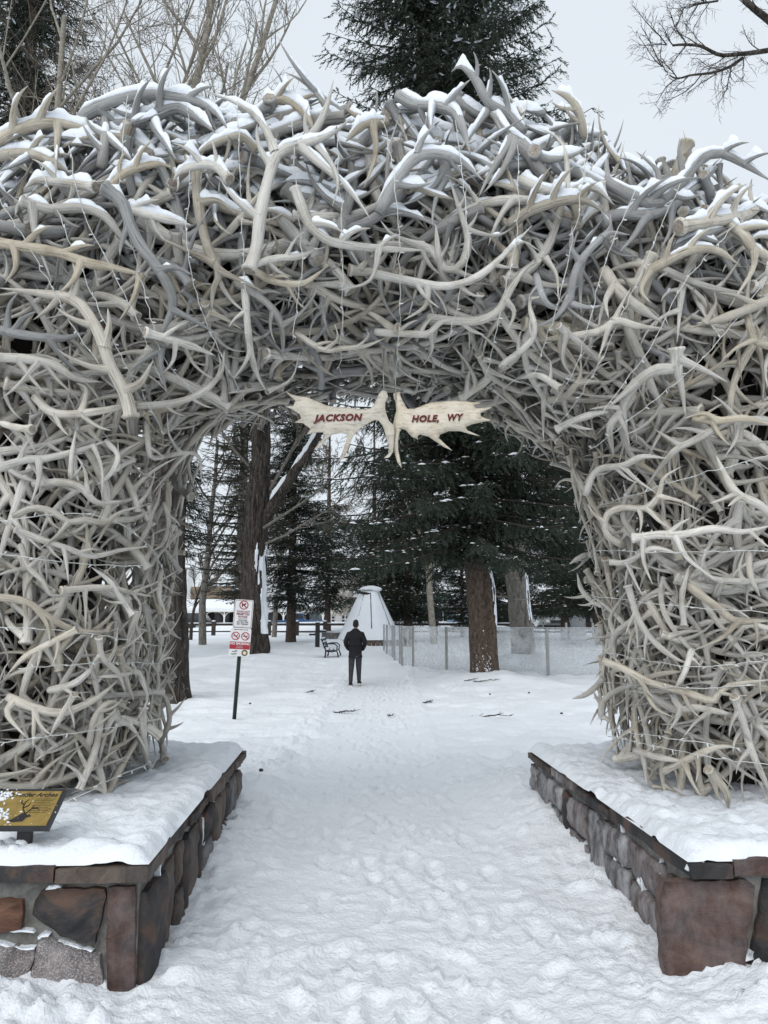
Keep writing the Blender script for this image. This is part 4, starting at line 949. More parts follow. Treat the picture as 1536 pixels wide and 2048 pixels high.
# ------------------------------------------------------------------ trees
def trunk_mesh(path, rad, sides=36, rings=70, furrow=.06, freq=7, flare=0.0, seed=0):
    P = crom(path, rings); t = np.linspace(0, 1, rings); r = np.interp(t, np.linspace(0, 1, len(rad)), rad)
    v, f = tube(P, r, sides); g = v.reshape(rings, sides, 3)
    a = np.arange(sides) * 2 * math.pi / sides; L = np.concatenate([[0], np.cumsum(np.linalg.norm(np.diff(P, axis=0), axis=1))])
    A, LL = np.meshgrid(a, L)
    nz = np.abs(fbm(np.cos(A) * freq * .5 + seed, np.sin(A) * freq * .5 + LL * .35, seed, 4, .55)) * 2 + .6 * np.abs(fbm(np.cos(A) * freq, np.sin(A) * freq + LL * 1.3 + 9, seed + 3, 3, .6))
    fl = 1 + flare * np.exp(-LL / .45) * (1 + .5 * np.cos(A * 4 + seed))
    k = (1 + furrow * (nz - .5) * 2) * fl
    g = P[:, None] + (g - P[:, None]) * k[..., None]
    return P, r, g, f
def trunk_snow(g, a0, a1, t0, t1, thr, seed, off=.02, sc=(5, 1.6)):
    k = 3; i0, i1 = int(t0 * (g.shape[0] - 1)), int(t1 * (g.shape[0] - 1)); g = g[i0:i1 + 2]                  # finer patch of the trunk's own surface
    ri = np.linspace(0, len(g) - 1, (len(g) - 1) * k + 1); a = ri.astype(int).clip(0, len(g) - 2); g = g[a] + (g[a + 1] - g[a]) * (ri - a)[:, None, None]
    sj = np.arange(g.shape[1] * k) / k; b = sj.astype(int); b2 = (b + 1) % g.shape[1]; g = g[:, b] + (g[:, b2] - g[:, b]) * (sj - b)[None, :, None]
    rings, sides, _ = g.shape; mb = MB(); t0, t1 = 0.0, 1.0
    up = 3
    i0, i1 = int(t0 * (rings - 1)), int(t1 * (rings - 1))
    # direction angle of each vertex about its ring centre, in world XY
    c = g.mean(1, keepdims=True); w = np.arctan2((g - c)[..., 1], (g - c)[..., 0])
    ids = -np.ones((rings, sides), int); V = []; F = []
    n_ = (g - c); n_ /= np.linalg.norm(n_, axis=-1, keepdims=True)
    def dens(i, j):
        d = abs((w[i, j] - (a0 + a1) / 2 + math.pi) % (2 * math.pi) - math.pi) / ((a1 - a0) / 2)
        z = (i - i0) / max(1, i1 - i0); e = 1 - max(d, abs(2 * z - 1) ** 2)
        p = g[i, j]
        return e + .9 * float(fbm(w[i, j] * sc[0], p[2] * sc[1], seed, 4)) 
    D = np.array([[dens(i, j) if i0 <= i <= i1 else -1 for j in range(sides)] for i in range(rings)])
    for i in range(rings - 1):
        for j in range(sides):
            q = [(i, j), (i, (j + 1) % sides), (i + 1, (j + 1) % sides), (i + 1, j)]
            if all(D[k] > thr for k in q):
                f = []
                for k in q:
                    if ids[k] < 0: ids[k] = len(V); V.append(g[k] + n_[k] * (off * min(1, .35 + 1.5 * max(0, D[k] - thr))))
                    f.append(ids[k])
                F.append(f)
    if F: mb.add(np.array(V), np.array(F))
    return mb
def grow(segs, p, d, L, r, level, R, cfg):
    n = 6; pts = [np.array(p, float)]; d = np.array(d, float); d /= np.linalg.norm(d)
    up = np.array([0, 0, 1.0])
    for i in range(n - 1):
        d = d + R.normal(0, cfg['wob'], 3) + up * cfg['up'][min(level, len(cfg['up']) - 1)]; d /= np.linalg.norm(d); pts.append(pts[-1] + d * L / (n - 1))
    pts = np.array(pts); rr = r * (1 - np.linspace(0, 1, n) * (1 - cfg['taper'])); segs.setdefault(level, []).append((pts, rr))
    if level >= cfg['levels']: return
    k = cfg['kids'][level]
    for q in range(k):
        t = cfg['t0'][level] + (1 - cfg['t0'][level]) * (q + R.uniform(.1, .9)) / k; i = min(int(t * (n - 1)), n - 2); f = t * (n - 1) - i
        b = pts[i] + (pts[i + 1] - pts[i]) * f; dd = pts[i + 1] - pts[i]; dd /= np.linalg.norm(dd)
        a = R.uniform(0, 2 * math.pi); s = np.cross(dd, [math.cos(a), math.sin(a), .3]); s /= np.linalg.norm(s)
        an = R.uniform(*cfg['ang'][level]); nd = dd * math.cos(an) + s * math.sin(an)
        grow(segs, b, nd, L * R.uniform(*cfg['len'][level]) * (1.1 - .5 * t), max(cfg['rmin'], np.interp(t, [0, 1], [rr[0], rr[-1]]) * R.uniform(*cfg['rad'])), level + 1, R, cfg)
BARE = dict(levels=4, wob=.09, up=(.03, .10, .08, .05, .03), taper=.35, kids=(9, 6, 6, 4), t0=(.25, .25, .2, .15), ang=((.45, .8), (.5, .9), (.5, 1.0), (.5, 1.0)), len=((.34, .55), (.42, .62), (.38, .6), (.35, .6)), rad=(.42, .62), rmin=.0065)
def segs_mesh(mb, segs, levels, sides):
    for l in levels:
        if l in segs: v, f = tubes_batch(np.array([s[0] for s in segs[l]]), np.array([s[1] for s in segs[l]]), sides.get(l, 3)); mb.add(v, f)
def bare_tree(name, label, x, y, h, r, seed, trunk_mat, twig_mat, lean=(0, 0), group='bare trees', cfg=None, z0=None):
    cfg = {**BARE, **(cfg or {})}; R = np.random.default_rng(seed); z = gz(x, y) - .1 if z0 is None else z0
    root = thing(name, (x, y, z), label, 'tree', group); segs = {}
    grow(segs, (x, y, z), (lean[0], lean[1], 1), h, r, 0, R, cfg)
    mb = MB(); segs_mesh(mb, segs, [0], {0: 14}); mb.build('trunk', trunk_mat, root)
    mb = MB(); segs_mesh(mb, segs, [1, 2], {1: 8, 2: 5}); mb.build('limbs', trunk_mat, root)
    mb = MB(); segs_mesh(mb, segs, [3, 4], {3: 4, 4: 3}); mb.build('crown', twig_mat, root, kind='stuff')
    return root
def needle_template(R, n=13, w=.11):
    V = []; F = []
    for k in range(n):
        t = k / n; a = R.uniform(0, 2 * math.pi); c, s = math.cos(a), math.sin(a); ln = R.uniform(.20, .34) * (1.15 - .6 * t)
        b0 = np.array([t, 0, 0]); tipv = np.array([t + ln * .75, c * w * R.uniform(.8, 1.6), s * w * R.uniform(.8, 1.6)])
        sd = np.array([0, -s, c]) * .036
        i = len(V); V += [b0 - sd, b0 + sd + np.array([.06, 0, 0]), tipv]; F.append([i, i + 1, i + 2])
    i = len(V); V += [[0, .012, 0], [0, -.012, 0], [1.05, 0, 0]]; F.append([i, i + 1, i + 2])
    return np.array(V, float), np.array(F)
def spruce(label, x, y, h, c0, rad, trunk_r, seed, step=.42, lean=0.0, nb=7, twig=.19, droop=.30, hang=.75, mat=None, snow=.12, top=None, tl=(.30, .62), thin=1.0, trunk_mat=None, shape=.75, az=None, furrow=.06, low=.55, group='dark spruces'):
    """trunk, drooping boughs with hanging needle sprays, snow on the boughs"""
    R = np.random.default_rng(seed); z0 = gz(x, y) - .15; mat = mat or NEED; top = top or h
    root = thing('spruce_tree', (x, y, z0), label, 'tree', group)
    P, r, g, f = trunk_mesh([(x, y, z0), (x + lean * .3, y, z0 + h * .3), (x + lean * .65, y, z0 + h * .65), (x + lean, y, z0 + h)], [trunk_r, trunk_r * .8, trunk_r * .5, .03], 30, 60, furrow, 6, .15, seed)
    MB().add(g.reshape(-1, 3), f).build('trunk', trunk_mat or BARK_SPR, root)
    BP, BR, TO, TD, TL = [], [], [], [], []; SO, SD, SL = [], [], []
    zb = c0
    while zb < top - .3:
        q = (zb - c0) / (h - c0); Lm = rad * (1 - q) ** shape * (low + (1 - low) * min(1, q * 7))
        for k in range(nb):
            if R.random() > thin: continue
            a = R.uniform(0, 2 * math.pi); L = Lm * R.uniform(.62, 1.12)
            if L < .25: continue
            o = np.array([math.cos(a), math.sin(a), 0]); s = np.linspace(0, 1, 7)
            sag = droop * (1 - .6 * q)
            zz = z0 + zb + R.uniform(-.2, .2) + L * ((.10 + .25 * q) * s - sag * s ** 1.6 + .16 * s ** 4)
            pts = np.array([x + lean * zb / h, y, 0]) + o * (s * L)[:, None]; pts[:, 2] = zz
            side = np.array([-o[1], o[0], 0]); pts += side * (R.normal(0, .06) * L * s ** 2)[:, None]
            BP.append(pts); BR.append(.012 + .020 * L / 3 * (1 - s) * 1.2)
            m = max(4, int(L / twig))
            for j in range(m):
                t = .02 + .98 * (j + R.random()) / m; i = min(int(t * 6), 5); p = pts[i] + (pts[i + 1] - pts[i]) * (t * 6 - i)
                dd = pts[i + 1] - pts[i]; dd /= np.linalg.norm(dd)
                for sg in (1, -1, 0):
                    if sg == 0 and R.random() < .45: continue
                    d = dd * R.uniform(.35, .9) + side * sg * R.uniform(.4, .95) + np.array([0, 0, -hang * R.uniform(.3, 1.15)])
                    d /= np.linalg.norm(d); l = R.uniform(*tl) * (1.1 - .45 * t)
                    TO.append(p); TD.append(d); TL.append(l)
                    if R.random() < .65: TO.append(p + d * l * .55); TD.append((d + R.normal(0, .35, 3) + np.array([0, 0, -hang * .3]))); TL.append(l * .7)
                for _ in range(3):
                    if R.random() < snow * (1.2 - .7 * abs(q - .2)): SO.append(p + np.array([0, 0, .03]) + side * R.normal(0, .22) + np.array([0, 0, -abs(R.normal(0, .06))])); SD.append(dd * R.uniform(.2, 1) + side * R.normal(0, .7)); SL.append(min(.30, .06 + R.exponential(.085)))
        zb += step * R.uniform(.75, 1.25)
    mb = MB(); v, f = tubes_batch(np.array(BP), np.array(BR), 4); mb.add(v, f); mb.build('boughs', TWIGD, root, kind='stuff')
    TO, TD, TL = np.array(TO), np.array(TD), np.array(TL); TD /= np.linalg.norm(TD, axis=1, keepdims=True)
    def inst(mb, O, D, L, tv, tf, mi=0, sm=False):
        ref = np.where(np.abs(D[:, 2:3]) < .85, np.array([[0, 0, 1.0]]), np.array([[1.0, 0, 0]])); U = np.cross(D, ref); U /= np.linalg.norm(U, axis=1, keepdims=True); W_ = np.cross(U, D)
        v = O[:, None] + L[:, None, None] * (tv[None, :, 0:1] * D[:, None] + tv[None, :, 1:2] * U[:, None] + tv[None, :, 2:3] * W_[:, None])
        F = (tf[None] + (np.arange(len(O)) * len(tv))[:, None, None]).reshape(-1, tf.shape[1]); mb.add(v.reshape(-1, 3), F, mi, sm)
    mb = MB(); ts = [needle_template(R) for _ in range(4)]; w = R.integers(0, 4, len(TO))
    for k in range(4): inst(mb, TO[w == k], TD[w == k], TL[w == k], *ts[k])
    mb.build('crown', mat, root, kind='stuff')
    if SO:
        SO, SD, SL = np.array(SO), np.array(SD), np.array(SL); SD[:, 2] *= .6; SD /= np.linalg.norm(SD, axis=1, keepdims=True)
        tv = np.array([[-.5, 0, 0], [-.15, .16, -.02], [.35, .11, 0], [.5, 0, 0], [.2, -.15, -.02], [-.3, -.12, -.02], [-.05, 0, .14], [.25, .01, .10]])
        tf = np.array([[0, 1, 6], [1, 2, 7], [1, 7, 6], [2, 3, 7], [3, 4, 7], [4, 6, 7], [4, 5, 6], [5, 0, 6]])
        mb = MB(); inst(mb, SO, SD, SL, tv, tf, 0, True); mb.build('snow', SNOW, root, kind='stuff')
    return root, g
def gx_(px, Y): return (px - 768) / FPX * Y / 1.012

# the big spruce right of the path, its trunk clear below, snow plastered on its right side
sp, g = spruce('tall dark spruce with drooping boughs just behind the arch, trunk right of the path', 2.72, 20.0, 31, 3.7, 4.5, .30, 31, lean=-1.2, step=.34, nb=11, twig=.155, droop=.42, hang=1.1, snow=.24, top=24, tl=(.34, .72), furrow=.07, low=.95, shape=.34)
m = MB(); RR = np.random.default_rng(6)
for k in range(150):
    an = RR.uniform(-2.6, -.2); zq = gz(2.72, 20) + RR.exponential(.16); rq = .335 - .02 * zq; m.sphere((2.72 + rq * math.cos(an), 20 + rq * math.sin(an), zq), RR.uniform(.006, .020, 3), 6, 4, 0, .25)
m.build('base_snow', SNOW, sp, kind='stuff')
m = MB(); burl = [(2.98, 19.9, .0), (2.96, 19.9, .8), (2.95, 19.9, 1.7), (2.90, 19.9, 2.6), (2.80, 19.95, 3.5)]
P_, r_, g_, f_ = trunk_mesh(burl, [.18, .15, .15, .18, .08], 24, 40, .10, 5, .2, 9); m.add(g_.reshape(-1, 3), f_); m.build('side_stem', BARK_SPR, sp); trunk_snow(g_, -1.0, .9, .42, .98, .12, 3, .03).build('snow_patch', SNOW, sp, kind='stuff')
spruce('snow flecked spruce behind the forked cottonwood, its red brown trunk bare below', gx_(582, 43), 43, 21, 2.4, 3.7, .28, 32, step=.40, nb=9, twig=.22, droop=.30, hang=.6, snow=.42, tl=(.4, .75), top=17)
spruce('spruce whose thin trunk stands behind the bench, far back in the park', gx_(655, 58), 58, 20, 2.2, 3.8, .26, 33, step=.5, nb=8, twig=.30, droop=.3, hang=.6, snow=.40, tl=(.5, .9), top=11)
spruce('dark spruce with hanging boughs right behind the snow covered cone', gx_(816, 43), 43, 26, 1.9, 4.0, .28, 34, step=.38, nb=10, twig=.20, droop=.42, hang=1.0, snow=.26, tl=(.45, .8), top=19)
spruce('dark spruce inside the rink, its trunk in front of the parked truck', gx_(1130, 46), 46, 22, 2.2, 5.0, .26, 35, step=.42, nb=10, twig=.24, droop=.42, hang=.8, snow=.22, tl=(.5, .85), top=17)
spruce('dark spruce standing nearest the right leg of the arch', gx_(1196, 40), 40, 22, 2.4, 4.8, .30, 36, step=.42, nb=10, twig=.22, droop=.40, hang=.8, snow=.22, tl=(.45, .8), top=16)
spruce('low snow laden young spruce between the white birch and the rink panels', gx_(925, 50), 50, 12, .9, 3.3, .16, 38, step=.40, nb=7, twig=.27, droop=.22, hang=.3, snow=.6, tl=(.4, .7))
spruce('dense spruce filling the gap behind the rink, left of the light barked trunk', gx_(985, 58), 58, 24, 1.6, 5.4, .28, 39, step=.5, nb=10, twig=.30, droop=.36, hang=.7, snow=.3, tl=(.55, .95), top=20)
spruce('dense spruce far behind the snow covered cone', gx_(748, 62), 62, 21, 1.9, 4.8, .26, 40, step=.5, nb=9, twig=.30, droop=.34, hang=.7, snow=.3, tl=(.55, .95), top=10)
spruce('sparse olive spruce with bare dead lower twigs left of the cottonwood', gx_(478, 37), 37, 22, 2.6, 3.3, .30, 37, step=.30, nb=7, twig=.34, droop=.20, hang=.25, mat=NEEDO, snow=.14, tl=(.35, .6), top=16, shape=.4, trunk_mat=BARK_GRY)
spruce('dark spruce rising behind the far left shoulder of the arch', -14.3, 25.5, 38, 8, 5.6, .42, 41, step=.42, nb=9, twig=.22, droop=.36, hang=.9, snow=.06, tl=(.35, .7), top=30, low=.9)
spruce('dark spruce behind the left leg, only a sprig showing past it', gx_(352, 30), 30, 16, 4.6, 2.3, .26, 42, step=.42, nb=7, twig=.24, droop=.38, hang=.8, snow=.1, tl=(.35, .6), top=9)

# the forked cottonwood
cw = thing('cottonwood_tree', (-4.95, 27, gz(-4.95, 27) - .5), 'massive dark cottonwood forking into a snow lined limb, behind the park rules sign', 'tree', 'bare trees')
z0 = gz(-4.95, 27) - .6
CWP = [(-4.90, 27, z0), (-4.86, 27, z0 + 1.2), (-4.95, 27, 3.2), (-4.93, 27, 5.6), (-4.82, 27, 7.4), (-4.82, 27, 9.5), (-5.0, 27.2, 13.5)]
P, r, g, f = trunk_mesh(CWP, [.56, .44, .385, .37, .33, .30, .24], 44, 130, .15, 8, .25, 4)
MB().add(g.reshape(-1, 3), f).build('trunk', BARK_COT, cw)
trunk_snow(g, -1.15, .35, .10, .34, .13, 8, .03, (4, 1.2)).build('trunk_snow', SNOW, cw, kind='stuff')
LP = [(-4.75, 27, 5.3), (-4.2, 26.9, 6.2), (-3.5, 26.8, 7.3), (-2.75, 26.6, 8.4), (-2.3, 26.5, 9.6), (-2.4, 26.4, 11.5)]
P2, r2, g2, f2 = trunk_mesh(LP, [.25, .21, .17, .14, .12, .09], 26, 60, .09, 6, 0, 6)
MB().add(g2.reshape(-1, 3), f2).build('limb', BARK_COT, cw)
mb = MB()
for i0, i1 in ((9, 20), (21, 40), (42, 56)):
    q = P2[i0:i1]; rr = r2[i0:i1]; T, _, _ = frames(q); up = np.array([0, 0, 1.0]) - T * T[:, 2:3]; up /= np.linalg.norm(up, axis=1, keepdims=True)
    e = np.sin(np.linspace(.15, math.pi - .15, len(q))) ** .5
    mb.tube(q + up * (rr * .80)[:, None] + np.array([0, -1, 0]) * (rr * .35)[:, None], rr * .80 * e * (1 + .5 * vn(np.arange(len(q)) * .6 + i0, np.zeros(len(q)), 3)), 8)
mb.build('limb_snow', SNOW, cw, kind='stuff')
segs = {}; R = np.random.default_rng(77); cfg = {**BARE, 'kids': (8, 6, 5, 4), 'up': (.06, .08, .06, .05, .03), 'rmin': .009}
for p, d, L, rr in [((-5.0, 27.2, 13.0), (-.25, .1, 1), 8, .26), ((-2.4, 26.4, 11.2), (.25, 0, 1), 8, .14), ((-4.9, 27, 11.5), (.35, .3, 1), 8.5, .24), ((-4.9, 27, 10.5), (-.6, -.2, 1), 7.5, .2), ((-4.8, 26.6, 9.0), (.3, -.5, .9), 6, .12), ((-4.5, 27, 6.6), (.55, -.2, .6), 5, .07), ((-4.6, 26.8, 5.2), (.9, -.3, .45), 5, .06), ((-5.2, 26.7, 7.6), (-.5, -.5, .6), 4, .06), ((-4.5, 26.8, 4.6), (1, -.2, .25), 4.5, .05)]:
    grow(segs, p, d, L, rr, 0, R, cfg)
mb = MB(); segs_mesh(mb, segs, [0, 1, 2], {0: 8, 1: 6, 2: 4}); mb.build('limbs', BARK_GRY, cw)
mb = MB(); segs_mesh(mb, segs, [3, 4], {3: 3, 4: 3}); mb.build('crown', TWIG, cw, kind='stuff')

# dark furrowed trunk close behind the left leg, its pale crown above the arch
dk = thing('cottonwood_tree', (-4.55, 15.2, gz(-4.55, 15.2) - .3), 'dark deeply furrowed trunk close behind the left leg of the arch', 'tree', 'bare trees')
zz = gz(-4.55, 15.2) - .3
P, r, g, f = trunk_mesh([(-4.50, 15.2, zz), (-4.58, 15.2, 1.6), (-4.70, 15.2, 3.6), (-4.72, 15.2, 6), (-4.6, 15.3, 9)], [.46, .40, .36, .30, .22], 40, 90, .12, 7, .18, 12)
MB().add(g.reshape(-1, 3), f).build('trunk', BARK_COT, dk)
segs = {}; R = np.random.default_rng(5)
for p, d, L, rr in [((-4.6, 15.3, 8.8), (.06, .1, 1), 9, .16), ((-4.6, 15.3, 8.6), (.30, .0, 1), 8, .13), ((-4.7, 15.2, 7.6), (-.45, .2, 1), 7, .11)]: grow(segs, p, d, L, rr, 0, R, {**BARE, 'kids': (8, 6, 5, 4), 'rmin': .0055})
mb = MB(); segs_mesh(mb, segs, [0, 1, 2], {0: 10, 1: 6, 2: 4}); mb.build('limbs', BARK_ASP, dk)
mb = MB(); segs_mesh(mb, segs, [3, 4], {3: 3, 4: 3}); mb.build('crown', TWIG, dk, kind='stuff')
bare_tree('aspen_tree', 'pale barked aspen above the arch, left stem of the middle pair', gx_(232, 20), 20, 19, .22, 51, BARK_ASP, TWIG, (.03, 0), cfg={'t0': (.45, .25, .2, .15), 'rmin': .007})
bare_tree('aspen_tree', 'pale barked aspen above the arch, right stem of the middle pair', gx_(300, 22), 22, 20, .23, 52, BARK_ASP, TWIG, (.015, 0), cfg={'t0': (.45, .25, .2, .15), 'rmin': .007})
bare_tree('aspen_tree', 'thin aspen leaning left in front of the far left spruce', gx_(205, 17), 17, 17, .17, 53, BARK_ASP, TWIG, (-.16, 0), cfg={'t0': (.4, .25, .2, .15), 'rmin': .006})
bare_tree('aspen_tree', 'slender aspen with crooked trunk standing before the porch building', gx_(407, 40), 40, 12, .22, 54, BARK_GRY, TWIG, (.04, 0), cfg={'t0': (.22, .2, .2, .15), 'rmin': .012, 'kids': (10, 6, 5, 3)})
bare_tree('young_tree', 'small bare sapling nearest the dark parked car', gx_(383, 46), 46, 5, .12, 55, TWIGD, TWIG, (0, 0), cfg={'t0': (.35, .2, .2, .15), 'rmin': .012})
bare_tree('birch_tree', 'white birch trunk with forked side branches left of the big spruce', gx_(868, 40), 40, 15, .20, 56, BARK_ASP, TWIG, (-.015, 0), cfg={'t0': (.18, .2, .2, .15), 'rmin': .012, 'kids': (11, 6, 5, 3)})
bare_tree('grey_tree', 'thin grey trunk just left of the red brown spruce trunk', gx_(549, 50), 50, 12, .18, 57, BARK_GRY, TWIG, (0, 0), cfg={'t0': (.3, .2, .2, .15), 'rmin': .014})
# light barked trunk behind the panels, snow down its right side, two wires round it
lt = thing('light_bark_tree', (5.25, 27.5, gz(5.25, 27.5) - .4), 'thick light barked trunk behind the clear rink panels, snow down its right side', 'tree', 'bare trees')
P, r, g, f = trunk_mesh([(5.35, 27.5, -.1), (5.22, 27.5, 1.7), (5.1, 27.5, 3.4), (5.05, 27.5, 7), (5.0, 27.5, 12)], [.42, .39, .36, .33, .22], 40, 110, .08, 7, .12, 15)
MB().add(g.reshape(-1, 3), f).build('trunk', BARK_GRY, lt)
trunk_snow(g, -.75, .55, .12, .30, .16, 21, .03, (4, 1.5)).build('trunk_snow', SNOW, lt, kind='stuff')
mb = MB()
for zq, rq in ((3.35, .40), (2.55, .41), (.75, .44)):
    a = np.linspace(0, 2 * math.pi, 22); mb.tube(np.stack([5.15 + (3.4 - zq) * .06 + np.cos(a) * rq, 27.5 + np.sin(a) * rq, zq + .04 * np.sin(a)], 1), .016, 5)
mb.build('wire_band', METAL, lt)
segs = {}; R = np.random.default_rng(8)
for p, d, L, rr in [((5.0, 27.5, 11.5), (0, 0, 1), 6, .18), ((5, 27.5, 8), (.6, -.2, .8), 6, .12), ((5.2, 27.4, 2.6), (-.9, -.1, .1), 1.6, .05)]: grow(segs, p, d, L, rr, 0, R, {**BARE, 'kids': (6, 5, 4, 3), 'rmin': .01})
mb = MB(); segs_mesh(mb, segs, [0, 1, 2], {0: 8, 1: 5, 2: 4}); mb.build('limbs', BARK_GRY, lt)
mb = MB(); segs_mesh(mb, segs, [3, 4], {3: 3, 4: 3}); mb.build('crown', TWIG, lt, kind='stuff')
# the tree off to the right whose branch reaches into the sky
rt = thing('overhanging_tree', (11.5, 12.5, gz(11.5, 12.5) - .2), 'bare tree at the far right, only its dark branch tips crossing the open sky', 'tree', 'bare trees')
P, r, g, f = trunk_mesh([(11.5, 12.5, -.2), (11.4, 12.5, 4), (11.2, 12.4, 9), (10.4, 12.2, 13), (8.9, 12.1, 15.4)], [.34, .3, .24, .17, .10], 20, 60, .06, 6, .2, 16)
MB().add(g.reshape(-1, 3), f).build('trunk', BARK_ASP, rt)
segs = {}; R = np.random.default_rng(12)
def limb(pxs, r0, r1, kids, lev=1):
    q = np.array([list(at(px, py, 12.1)) for px, py in pxs]); q[:, 1] += np.linspace(.3, -.3, len(q)); q = crom(q, 24)
    for i in range(0, 20, 4):
        seg = crom(q[i:i + 5] if i + 5 <= 24 else q[i:], 6); segs.setdefault(1, []).append((seg, np.linspace(r0 + (r1 - r0) * i / 24, r0 + (r1 - r0) * min(24, i + 4) / 24, 6)))
    for k in range(kids):
        i = R.integers(3, 23); d = q[min(i + 1, 23)] - q[i - 1]; d /= np.linalg.norm(d); s = np.array([R.normal(0, .4), R.normal(0, .35), R.choice([1, -1]) * R.uniform(.5, 1)])
        grow(segs, q[i], d * .9 + s, R.uniform(.5, 1.1), .013, 2, R, {**BARE, 'kids': (4, 4, 7, 4), 'wob': .14, 'up': (.0, .02, .04, .03, .02), 'rmin': .0042, 'levels': 4, 't0': (.2, .2, .1, .1)})
limb([(1640, 60), (1536, 85), (1480, 98), (1440, 106), (1400, 96), (1360, 100), (1325, 108), (1295, 98)], .060, .012, 14)
limb([(1500, 92), (1470, 118), (1430, 140), (1380, 155), (1340, 170), (1305, 150)], .034, .009, 13)
limb([(1660, 120), (1560, 40), (1500, 10), (1450, -25), (1380, -50)], .09, .03, 7)
limb([(1450, -25), (1400, 0), (1370, 25), (1355, 40)], .02, .006, 8)
limb([(1640, 60), (1760, 120), (1900, 260)], .06, .09, 0)
limb([(1660, 120), (1760, 200), (1900, 330)], .09, .11, 0)
mb = MB(); segs_mesh(mb, segs, [1], {1: 8}); mb.build('limbs', BARK_COT, rt)
mb = MB(); segs_mesh(mb, segs, [2, 3, 4], {2: 4, 3: 3, 4: 3}); mb.build('crown', TWIGD, rt, kind='stuff')
# ------------------------------------------------------------------ far side of the square: street, buildings, cars
def win(mb_list, name): pass
GLASSD = simple('window_glass_dark', (.03, .035, .04), .12, 3., .5, 0, 0, .6)
GLASSL = simple('window_glass_pale', (.32, .38, .40), .2, 2., .35, 0, 0, .5)
TANW = simple('tan_boards', (.27, .215, .165), .8, 2.5, .12)
CREAM = simple('cream_wall', (.62, .60, .55), .8, 2., .06)
DARKW = simple('dark_wood_wall', (.05, .04, .036), .8, 4., .3)
GREYW = simple('grey_wall', (.30, .30, .30), .8, 3., .1)
REDW = simple('red_brown_wall', (.13, .055, .045), .8, 3., .2)
GREENW = simple('dark_green_shopfront', (.03, .06, .052), .6, 3., .25)
ASPH = simple('slushy_road', (.42, .42, .43), .8, .7, .35)
def part_box(name, c, d, mat, root, rz=0, taper=1.0, label=None):
    m = MB(); m.box(c, d, 0, Matrix.Rotation(rz, 4, 'Z') if rz else None, taper); o = m.build(name, mat, root)
    if label: o['label'] = label
    return o
m = MB(); xr = np.linspace(-90, 90, 60); yr = np.array([58.5, 62, 68, 74, 76.5]); XX, YY = np.meshgrid(xr, yr); m.add(np.stack([XX, YY, .985 + .03 * fbm(XX, YY, 3, 3)], -1).reshape(-1, 3), grid_faces(5, 60, False)); m.build('road', ASPH, kind='structure')
# porch building
def S(px, py, Y): return at(px, py, Y)
pb = thing('porch_building', (-15, 82, .9), 'low shop building with snow covered porch roof on white arched posts', 'building')
part_box('wall', (-16, 84.6, 2.4), (19, .4, 3.4), DARKW, pb)
for i in range(7):
    xx = -24.6 + 2.36 * i * 1.18
    w = part_box('window', (xx, 84.34, 2.05), (1.7, .12, 1.5), GLASSD if i % 3 else GLASSL, pb); part_box('frame', (xx, 84.30, 2.84), (1.9, .1, .1), CREAM, w)
m = MB()
v = np.array([[-25.6, 79.9, 3.06], [-6.3, 79.9, 3.06], [-6.9, 84.6, 4.15], [-25.6, 84.6, 4.15], [-25.6, 79.9, 3.3], [-6.3, 79.9, 3.3], [-6.9, 84.6, 4.42], [-25.6, 84.6, 4.42]])
m.add(v, np.array([[0, 3, 2, 1], [4, 5, 6, 7], [0, 1, 5, 4], [1, 2, 6, 5], [2, 3, 7, 6], [3, 0, 4, 7]]), 0, False); m.build('snowy_roof', SNOW, pb)
part_box('eave_board', (-16, 79.86, 2.96), (19.4, .14, .2), WHITEP, pb)
for i in range(9):
    xx = -24.4 + 2.2 * i; m = MB(); m.box((xx, 80, 1.9), (.15, .15, 2.1)); b_ = m.build('post', WHITEP, pb)
    m = MB()
    for sg in (-1, 1):
        a = np.linspace(0, math.pi / 2, 7); m.tube(np.stack([xx + sg * (.75 - .70 * np.cos(a)), np.full(7, 80.0), 2.16 + .70 * np.sin(a)], 1), .05, 5)
    m.build('bracket', WHITEP, b_)
tb = thing('tan_building', (-20, 88, .9), 'tan boarded shop front rising behind the porch, with a blue and white shield on it', 'building')
part_box('wall', (-20.6, 89.5, 3.4), (6.6, 2.4, 5.2), TANW, tb)
for i in range(4): part_box('board', (-20.6, 88.25, 4.35 + .5 * i), (6.6, .09, .46), TANW, tb)
part_box('corner_board', (-17.55, 88.22, 5.1), (.9, .12, 1.9), CREAM, tb)
sh = [(-.42, .55), (.42, .55), (.45, .1), (.3, -.35), (0, -.65), (-.3, -.35), (-.45, .1)]
stone_mesh('s', sh, (-18.35, 88.12, 5.35), (1, 0, 0), (0, 0, 1), (0, -1, 0), .05, WHITEP, step=.2, amp=0).build('shield', BLACK, tb)
stone_mesh('s', [(x * .85, z * .85) for x, z in sh], (-18.35, 88.06, 5.35), (1, 0, 0), (0, 0, 1), (0, -1, 0), .04, WHITEP, step=.2, amp=0).build('shield_face', simple('shield_white', (.65, .68, .7), .5), tb)
stone_mesh('s', [(-.33, .4), (.33, .4), (.3, .1), (.05, .2), (-.2, -.05)], (-18.35, 88.015, 5.35), (1, 0, 0), (0, 0, 1), (0, -1, 0), .03, WHITEP, step=.2, amp=0).build('shield_emblem', simple('shield_blue', (.10, .28, .42), .5), tb)
wb = thing('white_building', (-29, 97, .9), 'white two storey building at far left with one dark window', 'building')
